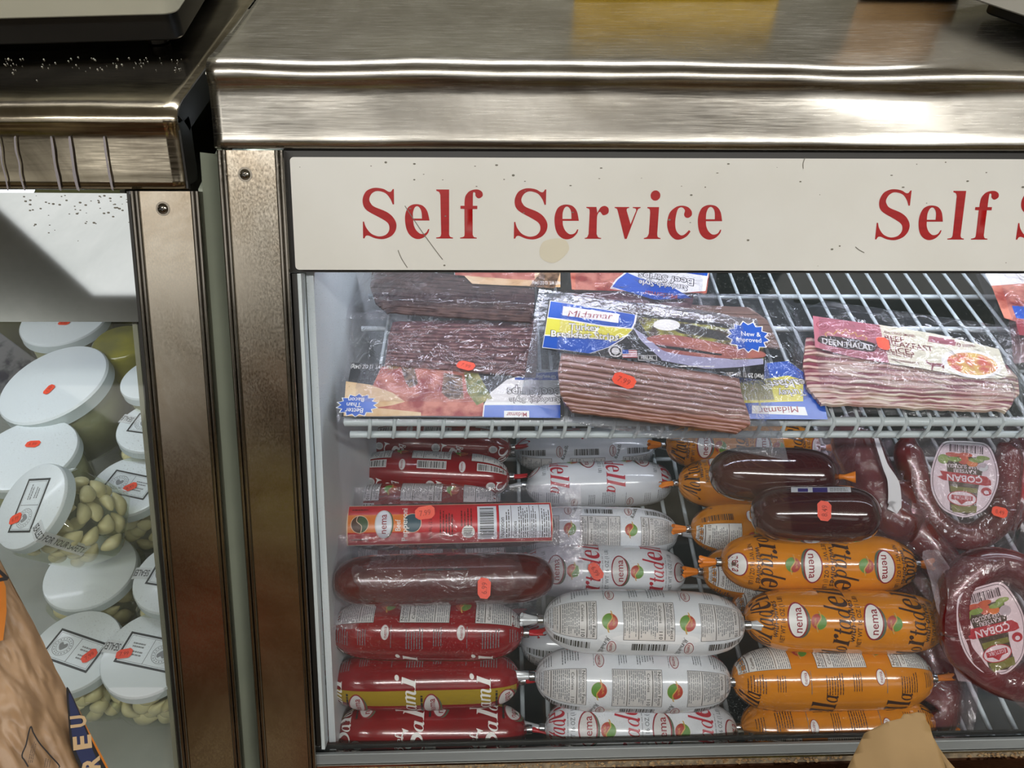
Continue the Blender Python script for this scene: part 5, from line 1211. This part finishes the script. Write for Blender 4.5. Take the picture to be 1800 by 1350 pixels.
# pack of dark sausage behind the column ends
# ================================================================ jars in the left case
M_lid = mat('white_plastic_lid', '#d7e0e4', .32, coat=.15, bump=.03, nscale=60); M_lidr = mat('lid_rim', '#b4c0c2', .4)
M_jar = film('clear_jar', '#f2f4ea', .03, .05, .25, 25, .004, ior=1.45, hcol='#d8dcc8', boost=1.4)
M_milk = mat('cloudy_brine', '#a9ab90', .35, col2='#9b9d80', nscale=20, coat=.3)
M_cl = mat('clove', '#e2dab8', .35, col2='#d6cca6', nscale=30, coat=.15)
M_prt = mat('lid_print_black', '#35383a', .5); M_prg = mat('lid_print_grey', '#85898c', .5); M_strip = mat('clear_white_strip', '#dde2e4', .35, trans=.35)
def lid_mesh(R, h, parent):
    prof = [(0, 0), (R * .93, 0), (R * .975, -.0006), (R, -.003), (R, -h + .001), (R * 1.012, -h), (R * .96, -h)]
    V = [(0, 0, 0)]; Fc = []; n = 120
    for r, z in prof[1:]:
        for k in range(n):
            a = 2 * PI * k / n; rr = r * (1 + (.006 if (k % 2 and -h < z < -.002) else 0)); V.append((rr * math.cos(a), rr * math.sin(a), z))
    for k in range(n): Fc.append((0, 1 + k, 1 + (k + 1) % n))
    for j in range(len(prof) - 2):
        for k in range(n): a = 1 + j * n + k; b = 1 + j * n + (k + 1) % n; Fc.append((a, a + n, b + n, b))
    o = mesh_obj('lid', V, Fc, [M_lid, M_lidr], parent, [0] * (n + 2 * n) + [1] * ((len(prof) - 4) * n), smooth=True)
    return autosmooth(o, 35)
def body_mesh(R, h, round_, parent, sq=.94):
    V = []; Fc = []; n = 48; prof = [(.8, -.004), (.86, -.010), (1, -.018), (1.0, -h * .6), (.97, -h + .004), (.9, -h), (0, -h)]
    for s, z in prof:
        for k in range(n):
            a = 2 * PI * k / n; c_, s_ = math.cos(a), math.sin(a)
            if round_ or s <= .86: r = R * s
            else: p = 5; r = R * sq * s / (abs(c_) ** p + abs(s_) ** p) ** (1 / p)
            V.append((r * c_, r * s_, z))
    for j in range(len(prof) - 1):
        for k in range(n): a = j * n + k; b = j * n + (k + 1) % n; Fc.append((a, a + n, b + n, b))
    return mesh_obj('jar_body', V, Fc, M_jar, parent, smooth=True)
def make_lid_label(parent, R, rot, sealrot, cut=1.0, text='SEALED FOR YOUR SAFETY', loff=(0, 0)):
    d = Decal(); w0, h0 = R * .62, R * .36
    ca, sa = math.cos(R_(rot)), math.sin(R_(rot))
    d.rect(-w0, -h0, w0, h0, 2, 0)
    d.frame(-w0, -h0, w0, h0, .0021, 0, 1); d.frame(-w0 + .003, -h0 + .003, w0 - .003, h0 - .003, .0004, 1, 1); d.rect(-.0003, -h0 + .003, .0003, h0 - .003, 1, 1)
    cx = -w0 * .48
    v, f = fill([ell(cx, 0, .0095, .0095), ell(cx, 0, .009, .009)]); d.raw(v, f, 1, 2); v, f = fill([ell(cx, 0, .0062, .0062), ell(cx, 0, .0058, .0058)]); d.raw(v, f, 1, 2)
    for k in range(18): a = 2 * PI * k / 18; d.rect(cx + .0076 * math.cos(a) - .0005, .0076 * math.sin(a) - .0005, cx + .0076 * math.cos(a) + .0005, .0076 * math.sin(a) + .0005, 1, 2)
    d.poly([(cx, -.004), (cx - .004, 0), (cx - .0038, .0028), (cx - .002, .0036), (cx, .002), (cx + .002, .0036), (cx + .0038, .0028), (cx + .004, 0)], 1, 3, smooth=True)
    d.lines(w0 * .2, .001, w0 * .8, .007, 2, 1, vert=False, layer=2); d.lines(w0 * .25, -.007, w0 * .7, -.001, 2, 1, vert=False, layer=2)
    d.v = [(p[0] * ca - p[1] * sa + loff[0], p[0] * sa + p[1] * ca + loff[1], p[2]) for p in d.v]
    o = d.build('paper_label', [M_prt, M_prg, M_lid], parent, lambda a, b, z: Vector((a, b, z)), base=.0002)
    if text:
        e = Decal(); ang = R_(sealrot); L = R * .62
        e.rect(R * .64, -.0065, R, .0065, 0, 0); e.rect(R, -.0065, R + .05, .0065, 0, 0)
        e.text(text, R * .66, 0, .0075, 1, align='l', width=.062, layer=1)
        def fold(a, b, z):
            if a <= R: p = Vector((a, b, z + .0004))
            else: p = Vector((R * 1.014 + z, b, -(a - R)))
            return Matrix.Rotation(ang, 3, 'Z') @ p
        e.build('seal_strip', [M_strip, M_prt], parent, fold, du=.004, dv=None, base=.0003)
    return o
clove_me = None
def clove_mesh():
    V = []; Fc = []; nu, nt = 12, 14
    for i in range(nu + 1):
        t = i / nu; x = (t - .5) * .024; r = .0085 * math.sin(PI * min(1, t * .97 + .02)) ** .65 * (1 - .35 * t)
        for k in range(nt):
            a = 2 * PI * k / nt; V.append((x, r * 1.05 * math.cos(a), r * .8 * math.sin(a) + .0035 * math.cos((t - .5) * PI)))
    for i in range(nu):
        for k in range(nt): a = i * nt + k; b = i * nt + (k + 1) % nt; Fc.append((a, a + nt, b + nt, b))
    Fc.append(tuple(range(nt))); Fc.append(tuple(range(nu * nt, nu * nt + nt))[::-1]); return V, Fc
CL0 = None
def cloves(M, R, h, n, where, seed):
    global CL0
    rn = random.Random(seed); placed = []
    for lay in range(4):
        z = -h + .010 + lay * .0125
        if z > -.02: break
        k = n // 4
        for i in range(k):
            a = 2 * PI * i / k + lay * .4 + rn.uniform(-.15, .15); p = 5; c_, s_ = math.cos(a), math.sin(a)
            r = (R * .94 / (abs(c_) ** p + abs(s_) ** p) ** (1 / p)) - .0105
            loc = Vector((r * c_, r * s_, z + rn.uniform(-.003, .003)))
            rot = Matrix.Rotation(a + PI / 2 + rn.uniform(-.5, .5), 4, 'Z') @ Matrix.Rotation(rn.uniform(-.7, .7), 4, 'Y') @ Matrix.Rotation(PI / 2 + rn.uniform(-.6, .6), 4, 'X')
            W = M @ Matrix.Translation(loc) @ rot @ Matrix.Diagonal((rn.uniform(.8, 1.15), rn.uniform(.85, 1.15), rn.uniform(.85, 1.1), 1))
            if CL0 is None:
                V, Fc = clove_mesh(); CL0 = mesh_obj('garlic_clove', V, Fc, M_cl, None, smooth=True); o = CL0
            else: o = CL0.copy(); COL.objects.link(o)
            o.matrix_world = W; o['label'] = 'pale peeled garlic clove packed in the ' + where; o['category'] = 'garlic clove'; o['group'] = 'garlic cloves in the ' + where
    # core clove layer in the middle so the pile is not hollow
    for i in range(6):
        o = CL0.copy(); COL.objects.link(o); a = i * PI / 3; o.matrix_world = M @ Matrix.Translation((.014 * math.cos(a), .014 * math.sin(a), -.028 - .004 * (i % 3))) @ Matrix.Rotation(a * 2.3, 4, 'Z')
        o['label'] = 'pale peeled garlic clove packed in the ' + where; o['category'] = 'garlic clove'; o['group'] = 'garlic cloves in the ' + where
def jar(px, py, z, R, h, label, kind='garlic', rot=0, seal=0, tilt=(0, 0), txt=True, tagp=None, seed=0, where='', group=None, lbl=True, lidh=.0115, seal_text='SEALED FOR YOUR SAFETY'):
    top = onZ(px, py, z); Rm = Matrix.Rotation(R_(tilt[0]), 4, 'Y') @ Matrix.Rotation(R_(tilt[1]), 4, 'X')
    M = Matrix.Translation(top) @ Rm
    e = empty('plastic_jar', label=label, cat='jar', M=M)
    e['group'] = 'clear tubs of peeled garlic' if kind == 'garlic' else 'tubs of cloudy cheese or brine'
    body_mesh(R * .97, h, kind != 'garlic', e)
    l = lid_mesh(R, lidh, e)
    if kind == 'garlic':
        cloves(M, R * .95, h, 36, where, seed)
        if lbl: make_lid_label(l, R, rot, seal, text=seal_text if txt else None)
    else:
        V = []; n = 40; Fc = []
        for s, zz in ((.0, -.017), (.93, -.017), (.94, -h * .5), (.93, -h + .003), (0, -h + .003)):
            for k in range(n): a = 2 * PI * k / n; V.append((R * .97 * s * math.cos(a), R * .97 * s * math.sin(a), zz))
        for j in range(4):
            for k in range(n): a = j * n + k; b = j * n + (k + 1) % n; Fc.append((a, a + n, b + n, b))
        mesh_obj('cloudy_contents', V, Fc, M_milk, e, smooth=True)
    if tagp:
        mt = Matrix.Translation((tagp[0], tagp[1], .0006)) @ Matrix.Rotation(R_(tagp[2]), 4, 'Z')
        price_tag(mt, None, 1.3, None, True).parent = l
    return e
bpy.context.view_layer.update()
jar(93, 672, -.60, .0615, .085, 'biggest white lid in front, tilted, a single orange tag near its middle', 'milk', tilt=(-8, 3), tagp=(.001, -.012, 70), lidh=.016)
jar(46, 796, -.61, .051, .085, 'white lid cut by the left edge, orange tag near its top, below the biggest lid', 'milk', tagp=(.002, .012, 0), lidh=.013)
jar(112, 560, -.64, .055, .10, 'white lid at the back, half hidden by the steel header', 'milk', tagp=(.005, -.01, 0), lidh=.014)
jar(266, 662, -.60, .036, .075, 'plain white lid without tag, partly behind the steel corner post', 'milk', tilt=(-6, 0), lidh=.012)
jar(270, 747, -.625, .0405, .07, 'white lid with a framed label and SEAL strip, upper one beside the steel corner post', rot=-10, seal=165, tagp=(.012, -.006, 10), seed=1, where='upper tub beside the corner post')
jar(228, 852, -.645, .0425, .075, 'white lid with heart label, second down beside the steel corner post', rot=-14, seal=35, tagp=(.002, -.004, 35), seed=2, where='second tub down beside the corner post')
jar(158, 1003, -.690, .046, .05, 'plain white lid lying beneath the tilted jar', lbl=False, txt=False, seed=3, where='tub beneath the tilted jar')
jar(312, 1010, -.655, .0425, .078, 'white lid with SEAL strip, mostly cut off by the steel corner post', rot=-10, seal=178, tagp=(-.012, .022, 80), seed=4, where='third tub down beside the corner post')
jar(130, 1143, -.678, .0425, .072, 'white lid with heart label at the bottom left, next to the paper bag', rot=-18, seal=3, tagp=(.017, -.006, 45), seed=5, where='bottom left tub beside the paper bag')
jar(262, 1146, -.672, .0435, .078, 'white lid with upside-down heart label at the bottom, beside the steel corner post', rot=168, seal=172, tagp=(-.022, -.002, 10), seed=6, where='bottom right tub beside the corner post')
jar(52, 888, -.575, .0425, .082, 'tilted jar with white lid facing up and peeled garlic showing through its clear side', rot=76, seal=-58, tilt=(-24, 17), tagp=(-.014, -.010, 5), seed=7, where='tilted jar with the SAFETY seal')
# small carton behind at the far left
cr = MB(); cr.box((-.045, -.03, -.06), (.045, .03, .05)); o = cr.obj('printed_carton', mat('carton_print', '#8e8e96', .5, col2='#3c3c52', nscale=60, contrast=(.45, .6)), None, bevel=.002)
o.matrix_world = Matrix.Translation(onZ(-14, 628, -.68)) @ Matrix.Rotation(R_(-35), 4, 'Z') @ Matrix.Rotation(R_(20), 4, 'X'); tag(o, 'grey and blue printed carton behind the biggest lid at the left edge', 'carton')
yj = MB(); yj.tube([onZ(210, 600, -.60) + Vector((0, 0, k)) for k in (.0, -.004, -.11, -.115)], [.03, .034, .034, .03], 24); o = yj.obj('yellow_jar', mat('yellow_pickle', '#8f8a2a', .3, col2='#6c6a34', nscale=30, coat=.6), None, smooth=True)
tag(o, 'dim yellowish pickle jar at the back between the white lids', 'jar')
# ================================================================ things on top of the cases
zt = -.243 + .0012
Rr = onZ(328, 92, zt); Rl = onZ(-40, 103, zt); xd = (Rr - Rl); xd.z = 0; xd.normalize(); yd = Vector((-xd.y, xd.x, 0)); zd = Vector((0, 0, 1))
MS = Matrix((xd, yd, zd)).transposed().to_4x4(); MS.translation = Rr
sc_ = empty('counter_scale', label='white and black countertop scale with dark display, standing on the left case', cat='scale', M=MS)
def rbox(name, x0, x1, y0, y1, z0, z1, r, m, parent, M0=None):
    P_ = rounded(x0, y0, x1, y1, r, 6); mb = MB(); mb.slab([Vector((a, b, 0)) for a, b in P_], zd, z0, z1); o = mb.obj(name, m, parent, bevel=.0015); return autosmooth(o, 40)
M_scw = mat('scale_white', '#b9b7a6', .4, col2='#b0ae9c', nscale=9); M_scb = mat('scale_black', '#0c0c0c', .35)
rbox('black_base', -.36, -.003, .006, .26, .008, .031, .012, M_scb, sc_)
for fx in (-.03, -.33):
    f = MB(); f.tube([Vector((fx, .03, 0)), Vector((fx, .03, .009))], .009, 16); f.obj('foot', M_scb, sc_)
    f = MB(); f.tube([Vector((fx, .23, 0)), Vector((fx, .23, .009))], .009, 16); f.obj('foot', M_scb, sc_)
rbox('housing', -.365, .001, -.003, .25, .031, .115, .012, M_scw, sc_)
dp = MB(); dp.slab([Vector((-.34, -.0031, .050)), Vector((-.035, -.0031, .050)), Vector((-.035, -.0031, .1)), Vector((-.34, -.0031, .1))], Vector((0, -1, 0)), 0, .0008); dpo = dp.obj('display_panel', mat('smoked_display', '#2c2a2c', .12, col2='#4a484a', nscale=25, coat=.5), sc_)
dd = Decal(); dd.text('SAVE', -.148, .0625, .0048, 0, width=.019); dd.text('OZ', -.302, .0615, .005, 0, width=.009)
dd.build('display_lettering', [M_wh], sc_, lambda a, b, z: Vector((a, -.0040 - z, b)))
# crumbs of salt on the left top
rn = random.Random(9); sb_ = MB()
for i in range(70):
    x, y = rn.uniform(5, 350), 100 + abs(rn.gauss(8, 12)); p = onZ(x, y, zt - .0008); s = rn.uniform(.0003, .0009); sb_.add([p + Vector((s, 0, 0)), p + Vector((0, s, 0)), p - Vector((s, 0, 0)), p - Vector((0, s, 0)), p + Vector((0, 0, s))], [(0, 1, 4), (1, 2, 4), (2, 3, 4), (3, 0, 4)])
tag(sb_.obj('spilled_grains', mat('grain_white', '#c9c7bb', .6), None), 'tiny pale grains scattered on the dark steel in front of the scale', 'crumbs', kind='stuff')
# white appliance corner at the top right
z2 = -.2145
A = onZ(1698, -4, z2 + .012); B = onZ(1812, 34, z2 + .012); xd = (B - A); xd.z = 0; xd.normalize(); yd = Vector((-xd.y, xd.x, 0)); MS = Matrix((xd, yd, zd)).transposed().to_4x4(); MS.translation = A
ap = empty('counter_appliance', label='corner of a white appliance standing on the right end of the steel top', cat='appliance', M=MS)
rbox('housing', -.02, .115, 0, .3, 0, .14, .01, mat('appliance_white', '#cfcdc4', .4), ap)
rbox('black_foot', .01, .10, .012, .28, -.0105, 0, .01, M_scb, ap)
# yellow tray and tan board just beyond the frame, mirrored in the steel
def ontop(name, pxs, h, m, label, cat):
    P_ = [onZ(x, y, z2) for x, y in pxs]; mb = MB(); mb.slab(P_, zd, 0, h); o = mb.obj(name, m, None, bevel=.002); tag(o, label, cat); return o
ontop('yellow_tray', [(1010, -20), (1375, -20), (1340, -80), (1040, -80)], .04, mat('yellow_plastic', '#e0b810', .4), 'yellow tray standing on the steel top just beyond the upper edge, mirrored in the steel', 'tray')
ontop('tan_carton', [(1510, -8), (1690, -6), (1700, -70), (1535, -70)], .08, mat('tan_card', '#c4a070', .6), 'tan carton on the steel top beside the white appliance, mirrored in the steel', 'carton')
# ================================================================ paper bags in front of the glass
M_pap = mat('brown_paper', '#8f7356', .5, col2='#7f6448', nscale=14, bump=.35, bscale=45, bdist=.002)
M_pap2 = mat('plain_kraft_paper', '#8a7049', .7, col2='#7a613c', nscale=12, bump=.5, bscale=22, bdist=.006)
class VPlane(Plane):
    def __init__(s, px, dist, tilt, pan=0):
        s.o = CAMP + ray(*px) * dist; n = (CAMP - s.o).normalized(); x = Vector((1, 0, 0)); x = (x - n * x.dot(n)).normalized(); y = n.cross(x)
        n = Matrix.Rotation(R_(tilt), 3, x) @ n; n = Matrix.Rotation(R_(pan), 3, y) @ n; x = (x - n * x.dot(n)).normalized(); s.n = n; s.x = x; s.y = n.cross(x)
        s.M = Matrix((x, s.y, n)).transposed().to_4x4(); s.M.translation = s.o
vb = VPlane((60, 1250), .47, -10, 6)
bg = empty('paper_bag', label='printed brown paper bag with orange and navy lettering at the lower left corner', cat='paper bag', M=vb.M)
bagpx = [(-420, 1560), (330, 1620), (-50, 890), (-420, 960)]
o = patch('bag_front', vb, bagpx, lambda a, b: .014 * math.sin(PI * min(1, max(0, (1 - a) * 3.2)) / 2) + .003 * noise.noise(Vector((a * 7, b * 7, 1))) + .005 * abs(noise.noise(Vector((a * 11, b * 9, 4)))) + .0022 * abs(noise.noise(Vector((a * 26, b * 22, 9)))), M_pap, bg, 130, 110, 81, .00012, .001)
o = patch('bag_back', vb, bagpx, lambda a, b: -.03 * math.sin(PI * min(1, max(0, (1 - a) * 3.2)) / 2), M_pap, bg, 30, 30, 82, .0006, .001)
BP = lambda x, y: vb.p(x, y, .012)
_c4 = [Vector(vb.p(*q)) for q in bagpx]
def bagmap(a, b, z):
    # invert bilinear roughly: parameter along the width measured from the right edge
    q = Vector((a, b)); r0, r1 = _c4[1], _c4[2]; t = max(0, min(1, (q - r0).dot(r1 - r0) / (r1 - r0).length_squared)); dist = (q - (r0 + (r1 - r0) * t)).length
    l0 = _c4[0] + (_c4[3] - _c4[0]) * t; wd0 = (r0 + (r1 - r0) * t - l0).length; aa = 1 - dist / wd0
    return Vector((a, b, .0062 + z + .014 * math.sin(PI * min(1, max(0, (1 - aa) * 3.2)) / 2)))
d = Decal(); q = lambda pts: [BP(*p) for p in pts]
d.poly(q([(-60, 930), (0, 1000), (11, 1030), (11, 1075), (3, 1130), (-60, 1150)]), 0, 0)
d.poly(q([(-60, 950), (-8, 1005), (6, 1032), (0, 1074), (-60, 1020)]), 1, 1)
d.text('IN', *BP(-16, 1032), .009, 3, rot=74, width=.017, layer=2, shear=.2)
d.poly(q([(120, 1205), (132, 1222), (150, 1265), (170, 1310), (192, 1352), (215, 1400), (170, 1400), (140, 1350), (124, 1310), (121, 1260)]), 3, 1, smooth=True)
d.poly(q([(124, 1215), (134, 1232), (152, 1278), (166, 1318), (190, 1370), (200, 1400), (180, 1400), (148, 1352), (129, 1306), (125, 1260)]), 2, 2, smooth=True)
d.poly(q([(140, 1245), (158, 1278), (196, 1350), (230, 1420), (215, 1420), (185, 1352), (152, 1270)]), 0, 0)
for s_, (x, y), hh in (('U', (139, 1266), .0075), ('E', (145, 1304), .0085), ('R', (160, 1342), .0085)): d.text(s_, *BP(x, y), hh, 4, rot=102, width=hh * .75, layer=3, off=.05)
for pts in ([(38, 1340), (42, 1312), (50, 1282), (55, 1292), (66, 1310), (84, 1330), (100, 1352)], [(38, 1340), (45, 1352)]): d.raw(*ribbon([BP(*p) for p in pts], .0006), 3, 1)
d.lines(*BP(44, 1345), *BP(62, 1305), 3, 5, layer=1); d.lines(*BP(72, 1352), *BP(88, 1335), 3, 5, layer=1)
d.build('printing', [mat('bag_orange', '#b56a1c', .5), mat('bag_orange_dark', '#b8691a', .5), mat('bag_navy', '#232a4c', .5), mat('bag_black', '#1c1a1c', .5), mat('bag_tan', '#b79a74', .5), mat('bag_faint', '#5c4a3a', .6)], bg, bagmap, du=.006, dv=.006)['kind'] = 'stuff'
vk = VPlane((1590, 1320), .60, -12, 4)
kb = empty('paper_bag', label='torn corner of a plain kraft paper bag in front of the orange sausages', cat='paper bag', M=vk.M)
def sheet(name, pts, h, m, parent, vk, seed=0):
    v, f = fill([[vk.p(*p) for p in crom([tuple(p) + (1,) for p in pts])]]); bm = bmesh.new(); vs = [bm.verts.new((a[0], a[1], 0)) for a in v]
    for q_ in f:
        try: bm.faces.new([vs[i] for i in q_])
        except ValueError: pass
    for ax in (0, 1):
        lo = min(p[ax] for p in v); hi = max(p[ax] for p in v); k = math.ceil(lo / .006); nn = (1, 0, 0) if ax == 0 else (0, 1, 0)
        while k * .006 < hi:
            co = [0, 0, 0]; co[ax] = k * .006; bmesh.ops.bisect_plane(bm, geom=bm.verts[:] + bm.edges[:] + bm.faces[:], dist=1e-7, plane_co=co, plane_no=nn); k += 1
    for q_ in bm.verts: q_.co.z = h(q_.co.x, q_.co.y) + .0025 * noise.noise(Vector((q_.co.x * 35, q_.co.y * 35, seed))) + .0015 * abs(noise.noise(Vector((q_.co.x * 90, q_.co.y * 60, seed + 3))))
    me = bpy.data.meshes.new(name); bm.to_mesh(me); bm.free(); me.materials.append(m); me.polygons.foreach_set('use_smooth', [True] * len(me.polygons))
    o = bpy.data.objects.new(name, me); COL.objects.link(o); o.parent = parent; s = o.modifiers.new('paper', 'SOLIDIFY'); s.thickness = .0005; return o
fx = vk.p(1565, 1300)[0]
sheet('bag_front', [(1440, 1720), (1462, 1400), (1485, 1362), (1500, 1330), (1519, 1291), (1524, 1288), (1560, 1273), (1583, 1266), (1588, 1258), (1600, 1257), (1612, 1253), (1626, 1255), (1628, 1268), (1634, 1276), (1640, 1296), (1652, 1318), (1662, 1350), (1680, 1420), (1720, 1720)], lambda x, y: .006 - abs(x - fx) * .18, M_pap2, kb, vk, 1)
sheet('bag_side', [(1640, 1296), (1655, 1310), (1668, 1328), (1690, 1352), (1760, 1450), (1790, 1720), (1720, 1720), (1680, 1420), (1660, 1350), (1658, 1335), (1670, 1350), (1650, 1318)], lambda x, y: -.012, M_pap2, kb, vk, 2)
sheet('bag_inside', [(1500, 1360), (1640, 1300), (1680, 1350), (1720, 1720), (1450, 1720)], lambda x, y: -.014, mat('paper_inside', '#6e3c22', .7), kb, vk, 3)
